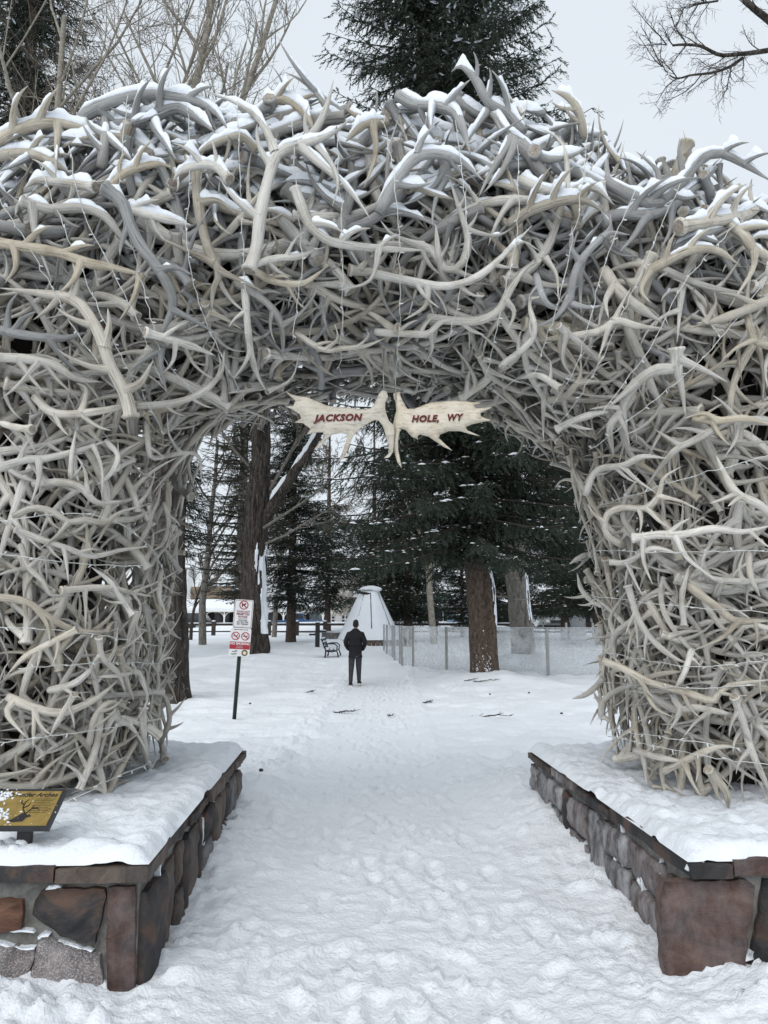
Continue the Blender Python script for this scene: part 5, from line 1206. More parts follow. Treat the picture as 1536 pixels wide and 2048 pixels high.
part_box('wall', (-30.8, 98, 5.0), (8.4, 3, 8.2), WHITEP, wb); w = part_box('window', (-27.6, 96.47, 8.2), (1.6, .1, 1.2), GLASSD, wb); part_box('frame', (-27.3, 96.38, 8.2), (.1, .12, 1.2), WHITEP, w); part_box('sill', (-27.6, 96.4, 7.5), (1.9, .3, .14), SNOW, w)
part_box('roof', (-30.8, 98, 9.25), (8.9, 3.4, .3), SNOW, wb)
gh = thing('grey_house', (-7, 104, .9), 'pale grey two storey house far off between the spruce trunks', 'building')
part_box('wall', (-7.5, 105, 3.4), (7.5, 3, 5.2), simple('pale_siding', (.42, .42, .41), .8), gh)
for i, (xx, zz) in enumerate(((-9.5, 4.6), (-7.6, 4.6), (-5.6, 4.6), (-9.5, 2.2), (-7.6, 2.2), (-5.6, 2.2))):
    w = part_box('window', (xx, 103.46, zz), (.9, .1, 1.3), GLASSD, gh); part_box('frame', (xx, 103.40, zz), (.08, .1, 1.3), WHITEP, w); part_box('frame', (xx, 103.37, zz), (.9, .08, .08), WHITEP, w)
m = MB(); v = np.array([[-11.5, 103.2, 6], [-3.5, 103.2, 6], [-3.5, 107, 6], [-11.5, 107, 6], [-11.5, 105.1, 7.8], [-3.5, 105.1, 7.8]]); m.add(v, [np.array([[0, 1, 5, 4], [2, 3, 4, 5]]), np.array([[0, 4, 3], [1, 2, 5]])], 0, False); m.build('roof', SNOW, gh)
sb = thing('green_shop', (4.3, 84, .9), 'dark green shop front with snow on its flat canopy, behind the birch', 'building')
part_box('wall', (4.2, 86, 3.0), (7.5, 3, 4.2), GREENW, sb); part_box('canopy', (4.2, 83.6, 3.55), (7.9, 1.9, .28), simple('canopy_grey', (.16, .17, .17), .7), sb); part_box('canopy_snow', (4.2, 83.6, 3.78), (7.9, 1.95, .2), SNOW, sb)
for xx in (1.4, 3.0, 4.7, 6.4): w = part_box('window', (xx, 84.44, 2.1), (1.2, .1, 1.9), GLASSL if xx in (3.0,) else GLASSD, sb); part_box('frame', (xx + .55, 84.36, 2.1), (.09, .1, 1.9), CREAM, w)
part_box('door', (5.55, 84.44, 1.95), (.5, .12, 2.1), GLASSL, sb)
yb = thing('yellow_fronted_shop', (1.4, 90, .9), 'shop with pale yellow upper boards right of the snow covered cone', 'building')
part_box('wall', (1.0, 91.6, 2.6), (2.6, 2, 3.4), DARKW, yb); part_box('fascia', (1.0, 90.5, 4.7), (2.7, .3, 1.0), simple('yellow_boards', (.45, .40, .28), .8), yb)
rb = thing('long_dark_shop', (20, 84, .9), 'long dark shop row with white posts and snow on its eaves, behind the parked truck', 'building')
part_box('wall', (19, 87, 2.7), (22, 3, 3.6), DARKW, rb); part_box('snow_eave', (21, 83.5, 4.25), (15, 2.6, .45), SNOW, rb); part_box('eave_board', (21, 82.3, 3.85), (15, .16, .3), CREAM, rb)
part_box('red_wall_panel', (13.2, 85.3, 2.6), (1.4, .2, 3.2), REDW, rb)
for i in range(7): part_box('post', (14.6 + i * 2.05, 82.5, 2.4), (.2, .2, 2.9), CREAM if i % 2 else simple('brown_post%d' % i, (.14, .10, .08), .8), rb)
for i in range(7):
    xx = 10.3 + 2.5 * i; w = part_box('window', (xx, 85.42, 2.5), (1.5, .1, 1.5), GLASSL, rb); part_box('frame', (xx, 85.35, 2.5), (.1, .1, 1.5), WHITEP, w)

def prism(mb, poly, hw, mi=0, inset=.07, topnarrow=0.0, zref=0.0):
    """side outline (x,z) turned into a rounded-edge body of half width hw"""
    P = np.array(poly, float); c = P.mean(0); n = len(P); V = []
    for y, s in ((-hw, .955), (-hw + inset, 1.0), (hw - inset, 1.0), (hw, .955)):
        q = c + (P - c) * [s if s == 1 else .985, s]
        k = 1 - topnarrow * np.clip((q[:, 1] - zref), 0, 9)
        V.append(np.stack([q[:, 0], y * k, q[:, 1]], 1))
    mb.add(np.vstack(V), [np.array([[k * n + i, k * n + (i + 1) % n, (k + 1) * n + (i + 1) % n, (k + 1) * n + i] for k in range(3) for i in range(n)]), np.arange(n)[None, ::-1], (3 * n + np.arange(n))[None]], mi, False)
TYRE = simple('tyre_rubber', (.02, .02, .02), .85); RIM = simple('wheel_rim', (.35, .36, .37), .35, 9, .2, 0, .8); LAMP = simple('lamp_clear', (.6, .6, .6), .2); LAMPR = simple('lamp_red', (.35, .02, .02), .3); PLASTIC = simple('grey_bumper', (.10, .10, .105), .6)
def vehicle(name, label, cat, loc, rz, paint, kind, group='cars parked on the street'):
    root = bpy.data.objects.new(name, None); C.objects.link(root); tag(root, label, cat, group); WM[root.name] = Matrix.Identity(4)
    if kind == 'pickup':
        body = [(-2.75, .55), (-2.75, 1.05), (-.6, 1.10), (1.0, 1.10), (2.55, 1.02), (2.75, .85), (2.75, .5), (2.2, .42), (-2.3, .42)]
        cabp = [(-.75, 1.08), (-.55, 1.78), (.55, 1.80), (1.25, 1.10)]; W_ = .97; ax = (-1.75, 1.75); wr = .40
    elif kind == 'truck':
        body = [(-2.8, .6), (-2.8, 1.15), (-.6, 1.22), (1.0, 1.24), (2.6, 1.16), (2.8, .95), (2.8, .55), (2.2, .48), (-2.3, .48)]
        cabp = [(-.95, 1.2), (-.75, 1.93), (.5, 1.95), (1.2, 1.22)]; W_ = 1.0; ax = (-1.75, 1.8); wr = .42
    else:
        body = [(-2.35, .5), (-2.4, .95), (-1.9, 1.08), (1.0, 1.06), (2.15, .92), (2.35, .72), (2.3, .42), (1.9, .36), (-2.0, .36)]
        cabp = [(-2.25, 1.02), (-1.8, 1.62), (.2, 1.68), (1.15, 1.05)] if kind == 'suv' else [(-1.6, 1.0), (-.9, 1.42), (.2, 1.46), (1.15, 1.0)]; W_ = .92; ax = (-1.4, 1.45); wr = .34
    m = MB(); prism(m, body, W_); prism(m, cabp, W_ - .03, 0, .08, .14, 1.1); m.build('body', paint, root)
    cx = (np.array(cabp)).mean(0); g = [(cx[0] + (x - cx[0]) * .86, cx[1] + .03 + (z - cx[1]) * .72) for x, z in cabp]
    for sg in (-1, 1):
        m = MB(); q = np.array([(x, sg * (W_ - .012) * (1 - .14 * max(0, z - 1.1)), z) for x, z in g]); q2 = q - [0, sg * .03, 0]; n = len(q)
        m.add(np.vstack([q, q2]), [np.arange(n)[None] if sg < 0 else np.arange(n)[None, ::-1], np.array([[i, i + n, (i + 1) % n + n, (i + 1) % n] for i in range(n)])], 0, False); m.build('side_window', GLASSD, root)
    f1, f0 = np.array(cabp[2]), np.array(cabp[3]); nrm = np.array([f1[1] - f0[1], f0[0] - f1[0]]); nrm = nrm / np.linalg.norm(nrm)
    def slab(name, a, b, w, nn, mat):
        a, b = np.array(a) + nn * .015, np.array(b) + nn * .015; k = [(a[0], -w, a[1]), (a[0], w, a[1]), (b[0], w * .92, b[1]), (b[0], -w * .92, b[1])]; k = np.array(k); k2 = k - np.array([nn[0], 0, nn[1]]) * .03
        m = MB(); m.add(np.vstack([k, k2]), np.array([[0, 1, 2, 3], [7, 6, 5, 4], [0, 4, 5, 1], [1, 5, 6, 2], [2, 6, 7, 3], [3, 7, 4, 0]]), 0, False); m.build(name, mat, root)
    slab('windscreen', f0 + (f1 - f0) * .1, f0 + (f1 - f0) * .88, W_ * .84, nrm, GLASSD)
    r1, r0 = np.array(cabp[1]), np.array(cabp[0]); n2 = np.array([-(r1[1] - r0[1]), r1[0] - r0[0]]); n2 = n2 / np.linalg.norm(n2)
    slab('rear_window', r0 + (r1 - r0) * .3, r0 + (r1 - r0) * .88, W_ * .8, n2, GLASSD)
    fx, rx = body[5][0], body[0][0]; zb = body[5][1]
    for sg in (-1, 1):
        m = MB(); m.box((fx - .02, sg * (W_ - .22), zb - .08), (.1, .32, .2)); m.build('headlight', LAMP, root)
        m = MB(); m.box((rx + .02, sg * (W_ - .12), zb - .02), (.08, .16, .3)); m.build('tail_light', LAMPR, root)
        for a in ax:
            m = MB(); yy = sg * (W_ - .10); m.tube([(a, yy - .12, wr), (a, yy - .09, wr), (a, yy + .09, wr), (a, yy + .12, wr)], [wr * .9, wr, wr, wr * .9], 18); w = m.build('wheel', TYRE, root)
            m = MB(); m.tube([(a, yy + sg * .115, wr), (a, yy + sg * .14, wr)], [wr * .62, wr * .55], 12); m.build('rim', RIM, w)
        m = MB(); m.box((f0[0] - .25, sg * (W_ + .1), f0[1] + .12), (.12, .22, .18)); m.build('mirror', PLASTIC, root)
    m = MB(); m.box((fx - .02, 0, zb - .14), (.08, W_ * 1.05, .3)); m.build('grille', BLACK, root)
    m = MB(); m.box((fx + .02, 0, body[6][1] + .02), (.16, W_ * 1.9, .2)); m.build('front_bumper', PLASTIC, root)
    m = MB(); m.box((rx - .02, 0, body[0][1] + .0), (.14, W_ * 1.9, .2)); m.build('rear_bumper', PLASTIC, root)
    top = max(z for _, z in cabp); xs_ = [p[0] for p in cabp if p[1] > top - .1]; xm = (min(xs_) + max(xs_)) / 2
    m = MB(); m.sphere((xm, 0, top), ((max(xs_) - min(xs_)) / 2 + .08, W_ * .82, .085), 14, 6, 0, .04); m.build('roof_snow', SNOW, root)
    root.location = loc; root.rotation_euler = (0, 0, rz); return root
PB = simple('paint_blue', (.02, .075, .19), .3, 3, .1, 0, .2, .5); PK = simple('paint_black', (.02, .021, .023), .3, 3, .2, 0, .2, .5); PG = simple('paint_grey', (.26, .28, .28), .35, 3, .1, 0, .3, .5); PT = simple('paint_teal', (.16, .22, .21), .35, 3, .1, 0, .3, .5); PWH = simple('paint_white', (.55, .57, .58), .35, 3, .05); PBL2 = simple('paint_light_blue', (.16, .26, .40), .35, 3, .1)
vehicle('pickup_truck', 'blue pickup truck parked beyond the porch posts', 'truck', (gx_(597, 76), 76, .86), math.pi, PB, 'pickup')
vehicle('parked_car', 'dark suv with snow on its roof, parked beside the left furrowed trunk', 'car', (gx_(372, 70), 70, .92), math.pi, PK, 'suv')
vehicle('pickup_truck', 'grey truck facing the park, seen over the clear rink panels', 'truck', (gx_(1108, 70), 72, .95), -math.pi / 2, PG, 'truck')
vehicle('parked_car', 'grey green car with windscreen showing right of the big spruce trunk', 'car', (gx_(1003, 66), 66, .92), -math.pi / 2 + .5, PT, 'sedan')
vehicle('parked_car', 'pale car between the light barked trunk and the truck', 'car', (gx_(1068, 74), 74, .92), -math.pi / 2 + .3, PWH, 'sedan')
vehicle('parked_car', 'light blue car left of the big spruce trunk', 'car', (gx_(918, 68), 68, .92), -math.pi / 2 - .2, PBL2, 'sedan')
# rail fence along the street
rf = thing('rail_fence', (-12, 53, gz(-12, 53)), 'low dark rail fence with snowy top along the park edge', 'fence')
for i in range(13):
    xx = gx_(372, 53) + 2.05 * i; z = gz(xx, 53); m = MB(); m.box((xx, 53, z + .45), (.26, .26, 1.15)); p_ = m.build('post', TWIGD, rf)
    m = MB(); m.sphere((xx, 53, z + 1.04), (.15, .15, .07), 8, 5); m.build('snow_cap', SNOW, p_)
    if i < 12:
        xm = xx + 1.025; z2 = gz(xm, 53); m = MB(); m.tube([(xx + .13, 53, z + .80), (xx + 1.92, 53, gz(xx + 2.05, 53) + .80)], .085, 8); r_ = m.build('rail', TWIGD, rf)
        m = MB(); m.tube([(xx + .16, 53, z + .89), (xm, 53, z2 + .90), (xx + 1.9, 53, z2 + .89)], [.03, .05, .03], 6); m.build('rail_snow', SNOW, r_)
# the other antler arch across the square
fa = bpy.data.objects.new('antler_arch', None); C.objects.link(fa); tag(fa, 'second antler arch far across the park, mostly hidden by the snow covered cone', 'arch')
for src in (mass_obj, mass_snow_obj):
    c = src.copy(); C.objects.link(c); c.parent = fa
fa.location = (-1.55, 66, gz(-1.5, 66) + .35)
gk = thing('grey_cabinet', (15.0, 52, .7), 'tall grey board box with a red garland draped on its top edge', 'cabinet')
part_box('box', (gx_(1156, 52), 52, 1.7), (.95, .6, 2.6), simple('grey_board', (.36, .37, .38), .6), gk)
m = MB(); xx = np.linspace(-.5, .5, 30); q = np.stack([gx_(1156, 52) + xx, np.full(30, 51.66), 2.72 - .08 * np.abs(np.sin(xx * 9))], 1); m.tube(q, .06 + .03 * RG.random(30), 7); m.build('garland', simple('garland_red', (.25, .03, .035), .8, 30, .4), gk)

# ------------------------------------------------------------------ the wrapped cone, bench, post, rink panels
zc = gz(-.9, 40)
tp = thing('snow_covered_cone', (gx_(738, 40), 40, .3), 'tall snow covered canvas cone on a brown stone base at the path end', 'monument')
cxx = gx_(739, 40); Rr = [(1.70, .70), (1.58, .95), (1.34, 1.5), (1.04, 2.15), (.78, 2.75), (.60, 3.15), (.52, 3.38)]
ns, m = 40, MB(); a = np.arange(ns) * 2 * math.pi / ns; V = []
for r, z in Rr:
    k = 1 + .05 * np.cos(a * 8) ** 2 + .03 * fbm(np.cos(a) * 4 + z, np.sin(a) * 4 + z * 1.5, 31, 3); V.append(np.stack([cxx + r * k * np.cos(a) * 1.02, 40 + r * k * np.sin(a), np.full(ns, z + .03 * math.sin(z * 3))], 1))
m.add(np.vstack(V), grid_faces(len(Rr), ns)); m.build('canvas', SNOW, tp)
m = MB()
for aa, z0_, z1_, w in ((-math.pi / 2 + .10, 1.35, 3.3, .016), (-math.pi / 2 - .52, 2.0, 3.3, .008), (-math.pi / 2 + .98, 1.0, 3.3, .012)):
    zs = np.linspace(z0_, z1_, 10); rs = np.interp(zs, [z for _, z in Rr], [r for r, _ in Rr]) * (1 + .05 * math.cos(aa * 8) ** 2) + .008
    m.tube(np.stack([cxx + rs * math.cos(aa) * 1.02, 40 + rs * math.sin(aa), zs], 1), w * (1 + .8 * RG.random(10)), 5)
m.build('seam', PRINT, tp, kind='stuff')
m = MB(); m.sphere((cxx + .05, 40, 3.5), (.60, .55, .20), 16, 8, 0, .07); m.sphere((cxx + .28, 39.8, 3.48), (.42, .35, .17), 14, 7, 0, .06); m.build('snow_cap', SNOW, tp, kind='stuff')
m = MB(); m.tube([(cxx - .62, 39.5, 3.30), (cxx - .30, 39.45, 3.26), (cxx + .0, 39.45, 3.22), (cxx + .1, 39.46, 3.12)], [.05, .08, .07, .02], 7); m.build('dark_tie', PRINT, tp)
m = MB(); V = []
for r, z in ((2.9, .43), (2.2, .58), (1.75, .75)): V.append(np.stack([cxx - .25 + r * np.cos(a) * (1 + .25 * (np.cos(a) < 0)), 40.3 + r * .8 * np.sin(a), np.full(ns, z)], 1))
m.add(np.vstack(V), grid_faces(3, ns)); m.build('snow_skirt', SNOW, tp)
for i in range(15):
    xx = gx_(690, 38) + i * .235; m = stone_mesh('s', [(0, 0), (.215, 0), (.21, .26), (.005, .25)], (xx, 37.75, gz(xx, 38) - .03), (1, 0, 0), (0, 0, 1), (0, -1, 0), .05, ST_BRN, step=.12); m.build('base_stone', ST_ORA if i % 3 == 0 else ST_BRN, tp)
hb = thing('stone_planter', (gx_(672, 44), 44, gz(-2, 44)), 'low dark stone planter left of the snow covered cone', 'planter'); part_box('side', (gx_(672, 44), 44, gz(-2, 44) + .25), (1.7, .5, .5), ST_GRY, hb); m = MB(); m.sphere((gx_(672, 44), 44, gz(-2, 44) + .5), (.85, .28, .09), 12, 6, 0, .06); m.build('snow', SNOW, hb)

bx_, by_ = gx_(662, 30.2), 30.2; zb = gz(bx_, by_) - .10
bn = thing('park_bench', (bx_, by_, zb), 'black iron park bench with snow on its slats, beside the path ahead of the walker', 'bench')
def side_pt(x, y, z): return (bx_ + x, by_ + y, zb + z)
for yy in (-.75, .75):
    m = MB(); m.tube([side_pt(-.34, yy, .86), side_pt(-.29, yy, .78), side_pt(-.20, yy, .52), side_pt(-.14, yy, .40), side_pt(-.16, yy, .2), side_pt(-.2, yy, 0)], .032, 7); m.tube([side_pt(-.16, yy, .38), side_pt(.1, yy, .34), side_pt(.30, yy, .38), side_pt(.36, yy, .2), side_pt(.38, yy, 0)], .03, 7)
    m.build('end_frame', BLACK, bn)
    m = MB(); m.tube([side_pt(-.24, yy, .60), side_pt(-.05, yy, .66), side_pt(.2, yy, .66), side_pt(.32, yy, .58), side_pt(.30, yy, .40)], .026, 7); m.build('armrest', BLACK, bn)
for x, z in ((-.32, .82), (-.27, .68), (-.22, .54)): m = MB(); m.box(side_pt(x, 0, z), (.03, 1.62, .10), 0, Matrix.Rotation(-.2, 4, 'Y')); s_ = m.build('back_slat', BLACK, bn); m = MB(); m.tube([side_pt(x + .02, -.78, z + .06), side_pt(x + .02, 0, z + .07), side_pt(x + .02, .78, z + .06)], [.02, .035, .02], 6); m.build('snow', SNOW, s_)
for x in (-.08, .08, .24): m = MB(); m.box(side_pt(x, 0, .40), (.11, 1.62, .035)); s_ = m.build('seat_slat', BLACK, bn); m = MB(); m.tube([side_pt(x, -.8, .43), side_pt(x, -.3, .45), side_pt(x, .3, .44), side_pt(x, .8, .43)], [.05, .075, .07, .05], 6); m.build('snow', SNOW, s_)
px_, py_ = gx_(635.5, 37), 37; zb = gz(px_, py_) - .05
bp = thing('pedestal_post', (px_, py_, zb), 'square black pedestal post with two flat side arms, between the bench and the spruces', 'post')
part_box('post', (px_, py_, zb + .66), (.22, .22, 1.30), BLACK, bp); part_box('arm', (px_ - .26, py_ - .02, zb + .70), (.32, .26, .09), BLACK, bp); a_ = part_box('arm', (px_ + .28, py_ - .02, zb + .86), (.36, .26, .09), BLACK, bp)
m = MB(); m.sphere((px_, py_, zb + 1.32), (.12, .12, .06), 10, 5); m.sphere((px_ + .28, py_, zb + .915), (.17, .12, .035), 10, 5); m.build('snow', SNOW, bp, kind='stuff')

# clear rink panels: frosted, you see the snow and trunk behind through them
pm, nt_, b_ = nodemat('frosted_panel'); nt_.nodes.remove(b_)
tr = nt_.nodes.new('ShaderNodeBsdfTransparent'); tr.inputs['Color'].default_value = (.94, .95, .955, 1); df = nt_.nodes.new('ShaderNodeBsdfDiffuse'); df.inputs['Color'].default_value = (.80, .81, .82, 1); tl_ = nt_.nodes.new('ShaderNodeBsdfTranslucent'); tl_.inputs['Color'].default_value = (.80, .81, .82, 1); gl = nt_.nodes.new('ShaderNodeBsdfGlossy'); gl.inputs['Roughness'].default_value = .08
m1 = nt_.nodes.new('ShaderNodeMixShader'); m2 = nt_.nodes.new('ShaderNodeMixShader'); m3 = nt_.nodes.new('ShaderNodeMixShader')
fr = tex_noise(nt_, 2.2, 7, .68, pos(nt_)); cr = ramp(nt_, fr, [(.38, (.12,) * 3), (.62, (.55,) * 3)]); m1.inputs[0].default_value = .5
nt_.links.new(df.outputs[0], m1.inputs[1]); nt_.links.new(tl_.outputs[0], m1.inputs[2]); nt_.links.new(cr, m2.inputs[0]); nt_.links.new(tr.outputs[0], m2.inputs[1]); nt_.links.new(m1.outputs[0], m2.inputs[2]); m3.inputs[0].default_value = .06; nt_.links.new(m2.outputs[0], m3.inputs[1]); nt_.links.new(gl.outputs[0], m3.inputs[2]); nt_.links.new(m3.outputs[0], nt_.nodes['Material Output'].inputs['Surface'])
EDGE = simple('panel_edge', (.55, .60, .62), .3)
rk = thing('rink_barrier', (3.5, 22.2, .1), 'clear frosted rink panels on slim grey posts, running right from beside the path', 'barrier')
PTS = [(8.4, 20.0), (6.6, 20.6), (4.85, 21.2), (3.45, 22.1), (2.05, 23.0), (.98, 23.8), (.70, 26), (.63, 27.5), (.45, 29), (.32, 31), (.15, 33), (.02, 34.6)]
PTS = [(gx_(px, Y), Y) for px, Y in ((1345, 20.4), (1220, 20.8), (1093, 21.2), (988, 22.0), (892, 22.8), (826, 24.3), (804, 25.6), (800, 27), (789, 28.6), (785, 30.2), (774, 32.4), (768, 34.4))]
def rtop(y): return 1.50 + .0045 * (y - 20)
for i, (x, y) in enumerate(PTS):
    z = gz(x, y) - .15; m = MB(); m.box((x, y, (z + rtop(y)) / 2), (.075, .075, rtop(y) - z)); m.build('post', METAL, rk)
    if i + 1 < len(PTS):
        x2, y2 = PTS[i + 1]; d = np.array([x2 - x, y2 - y]); L = np.linalg.norm(d); d /= L; a = math.atan2(d[1], d[0]); mx, my = (x + x2) / 2, (y + y2) / 2; z2 = gz(mx, my) - .25; tz = (rtop(y) + rtop(y2)) / 2 - .02
        m = MB(); m.box((mx, my, (z2 + tz) / 2), (L - .09, .012, tz - z2), 0, Matrix.Rotation(a, 4, 'Z')); pn = m.build('panel', pm, rk)
        m = MB(); m.box((mx, my, tz + .009), (L - .09, .016, .014), 0, Matrix.Rotation(a, 4, 'Z')); m.build('edge_strip', EDGE, pn)
for q, (px, Y) in enumerate(((1132, 38), (1185, 38))):
    x = gx_(px, Y); part_box('post', (x, Y, 1.0), (.10, .10, 1.3), METAL, rk)

# ------------------------------------------------------------------ lettering
def text(body, size, mat, parent, O, U, V, N, off=.002, align='CENTER', bold=0.0, shear=0.0, ext=.001, name='lettering', width=None, space=1.0):
    cu = bpy.data.curves.new('txt', 'FONT'); cu.body = body; cu.size = size; cu.align_x = align; cu.align_y = 'CENTER'; cu.offset = bold; cu.shear = shear; cu.extrude = ext; cu.resolution_u = 3; cu.space_character = space
    t = bpy.data.objects.new('txt', cu); C.objects.link(t); bpy.context.view_layer.update()
    me = bpy.data.meshes.new_from_object(t.evaluated_get(bpy.context.evaluated_depsgraph_get())); bpy.data.objects.remove(t)
    n = len(me.vertices); co = np.zeros(n * 3, np.float32); me.vertices.foreach_get('co', co); co = co.reshape(-1, 3).astype(float)
    if width and n: co[:, 0] *= width / max(1e-6, np.ptp(co[:, 0]))
    w = np.array(O, float) + co[:, :1] * np.array(U, float) + co[:, 1:2] * np.array(V, float) + (co[:, 2:] + off) * np.array(N, float)
    me.vertices.foreach_set('co', w.astype(np.float32).ravel()); me.materials.clear(); me.materials.append(mat); me.update()
    me.name = name; return link(name, me, parent)
def disc(mb, O, U, V, N, r0, r1, th=.002, n=28, mi=0):
    O, U, V, N = (np.array(k, float) for k in (O, U, V, N)); a = np.arange(n) * 2 * math.pi / n; d = np.cos(a)[:, None] * U + np.sin(a)[:, None] * V
    if r0 > 0: v = np.vstack([O + d * r0 + N * th, O + d * r1 + N * th, O + d * r1]); mb.add(v, grid_faces(3, n)[:, ::-1], mi, False)
    else: mb.add(O + d * r1 + N * th, np.arange(n)[None], mi, False)
def flat(mb, poly, O, U, V, N, th=.002, mi=0):
    O, U, V, N = (np.array(k, float) for k in (O, U, V, N)); P = np.array(poly, float); q = O + P[:, :1] * U + P[:, 1:] * V; n = len(P)
    mb.add(np.vstack([q + N * th, q]), [np.arange(n)[None], np.array([[i, i + n, (i + 1) % n + n, (i + 1) % n] for i in range(n)])], mi, False)

# park rules sign
sx, sy = gx_(474, 12.6) , 12.6; zg = gz(sx, sy)
ps = thing('park_rules_sign', (sx, sy, zg), 'two stacked white and red park rules signs on a leaning dark green post', 'sign')
top_p = at(487, 1206, 12.55); bot = Vector((sx, sy, zg - .1)); ax_ = (top_p - bot).normalized()
m = MB(); p0, p1 = np.array(bot), np.array(bot + ax_ * (top_p - bot).length)
for k, wd in ((0, .055),): m.tube([p0, (p0 + p1) / 2, p1], .034, 4); m.tube([p0 + [0, .035, 0], p1 + [0, .035, 0]], .018, 4)
m.build('post', GREENP, ps)
Nn = Vector((.10, -1, 0)).normalized(); Uu = Vector((1, .10, 0)).normalized(); Vv = (ax_ - Nn * ax_.dot(Nn)).normalized(); Uu = Vv.cross(Nn).normalized() if Vv.cross(Nn).x > 0 else -Vv.cross(Nn).normalized()
def rrect(w, h, r, n=5):
    out = []
    for cx, cy, a0 in ((w / 2 - r, h / 2 - r, 0), (-w / 2 + r, h / 2 - r, 90), (-w / 2 + r, -h / 2 + r, 180), (w / 2 - r, -h / 2 + r, 270)):
        for k in range(n): a = math.radians(a0 + 90 * k / (n - 1)); out.append((cx + r * math.cos(a), cy + r * math.sin(a)))
    return out
def plate(name, c, w, h, border):
    O = np.array(c); m = MB(); flat(m, rrect(w, h, .03), O, Uu, Vv, Nn, .004); n = len(rrect(w, h, .03)); P = np.array(rrect(w, h, .03)); q = O + P[:, :1] * np.array(Uu) + P[:, 1:] * np.array(Vv); m.add(q, np.arange(n)[None, ::-1], 0, False); o = m.build(name, SIGNW, ps)
    if border:
        m = MB(); a, b = np.array(rrect(w - .022, h - .022, .025)), np.array(rrect(w - .034, h - .034, .02)); A = lambda P, t: O + P[:, :1] * np.array(Uu) + P[:, 1:] * np.array(Vv) + np.array(Nn) * t
        m.add(np.vstack([A(b, .0055), A(a, .0055)]), grid_faces(2, len(a)), 0, False); m.build('border', border, o)
    return O, o
cU = np.array(at(486.5, 1228, 12.50)); cL = np.array(at(480, 1284.5, 12.46))
WU, HU, WL, HL = .325, .495, .355, .475
O, pu = plate('upper_sign', cU, WU, HU, PRINT)
P_ = lambda O, x, y, t=0.0: O + np.array(Uu) * x + np.array(Vv) * y + np.array(Nn) * t
def ban(O, x, y, r, parent, pic):
    m = MB(); pic(m, P_(O, x, y, .004), r); m.build('pictogram', PRINT, parent, kind='stuff')
    m = MB(); disc(m, P_(O, x, y, .005), Uu, Vv, Nn, r * .80, r, .003); s, c = math.sin(-.785), math.cos(-.785); w = r * .10
    flat(m, [(-r * .8 * c - w * s, -r * .8 * s + w * c)[::1], (-r * .8 * c + w * s, -r * .8 * s - w * c), (r * .8 * c + w * s, r * .8 * s - w * c), (r * .8 * c - w * s, r * .8 * s + w * c)], P_(O, x, y, .0065), Uu, Vv, Nn, .002); m.build('ban_ring', SIGNR, parent)
def dog(m, O, r):
    flat(m, [(-.50 * r, .05 * r), (-.42 * r, .30 * r), (-.1 * r, .22 * r), (.12 * r, .25 * r), (.18 * r, .5 * r), (.3 * r, .42 * r), (.55 * r, .32 * r), (.5 * r, .2 * r), (.35 * r, .15 * r), (.3 * r, -.1 * r), (.32 * r, -.5 * r), (.18 * r, -.5 * r), (.12 * r, -.15 * r), (-.2 * r, -.15 * r), (-.25 * r, -.5 * r), (-.42 * r, -.5 * r), (-.42 * r, -.1 * r)][::-1], O, Uu, Vv, Nn, .002)
def cig(m, O, r):
    flat(m, [(-.55 * r, -.12 * r), (.5 * r, -.12 * r), (.5 * r, .06 * r), (-.55 * r, .06 * r)], O, Uu, Vv, Nn, .002); flat(m, [(.35 * r, .12 * r), (.45 * r, .12 * r), (.55 * r, .4 * r), (.4 * r, .45 * r), (.42 * r, .3 * r)], O, Uu, Vv, Nn, .002)
ban(O, 0, .155, .078, pu, dog)
def T(O, s, x, y, size, mat, parent, **k): return text(s, size, mat, parent, P_(O, x, y, .004), Uu, Vv, Nn, .0015, **k)
T(O, 'DOGS NOT', 0, .038, .05, SIGND, pu, bold=.0012, width=.225); T(O, 'PERMITTED', 0, -.006, .048, SIGND, pu, bold=.0012, width=.225); T(O, 'IN PARK', 0, -.050, .048, SIGND, pu, bold=.0012, width=.16)
m = MB(); flat(m, [(-.08, -.081), (.08, -.081), (.08, -.077), (-.08, -.077)], P_(O, 0, 0, .004), Uu, Vv, Nn, .002); m.build('rule_line', PRINT, pu)
T(O, 'VIOLATORS', 0, -.108, .033, PRINT, pu, bold=.0008, width=.15); T(O, 'MAY BE CITED', 0, -.142, .033, PRINT, pu, bold=.0008, width=.20); T(O, 'MC 7.08.060', 0, -.176, .033, PRINT, pu, bold=.0008, width=.19)
m = MB(); disc(m, P_(O, 0, -.215, .004), Uu, Vv, Nn, 0, .007, .003, 10); disc(m, P_(O, 0, .235, .004), Uu, Vv, Nn, 0, .006, .003, 10); m.build('bolt', METAL, pu, kind='stuff')
O, pl = plate('lower_sign', cL, WL, HL, None)
ban(O, -.083, .105, .071, pl, cig); ban(O, .083, .105, .071, pl, cig)
m = MB()
for x0, w in ((-.12, .05), (-.062, .03), (-.024, .06), (.044, .03), (.082, .04)): flat(m, [(x0, .209), (x0 + w, .209), (x0 + w, .219), (x0, .219)], P_(O, 0, 0, .004), Uu, Vv, Nn, .002)
m.build('fine_print', PRINT, pl, kind='stuff')
m = MB(); flat(m, [(-WL / 2 + .004, -.118), (WL / 2 - .004, -.118), (WL / 2 - .004, .008), (-WL / 2 + .004, .008)], P_(O, 0, 0, .004), Uu, Vv, Nn, .002); bd = m.build('red_band', SIGNR, pl)
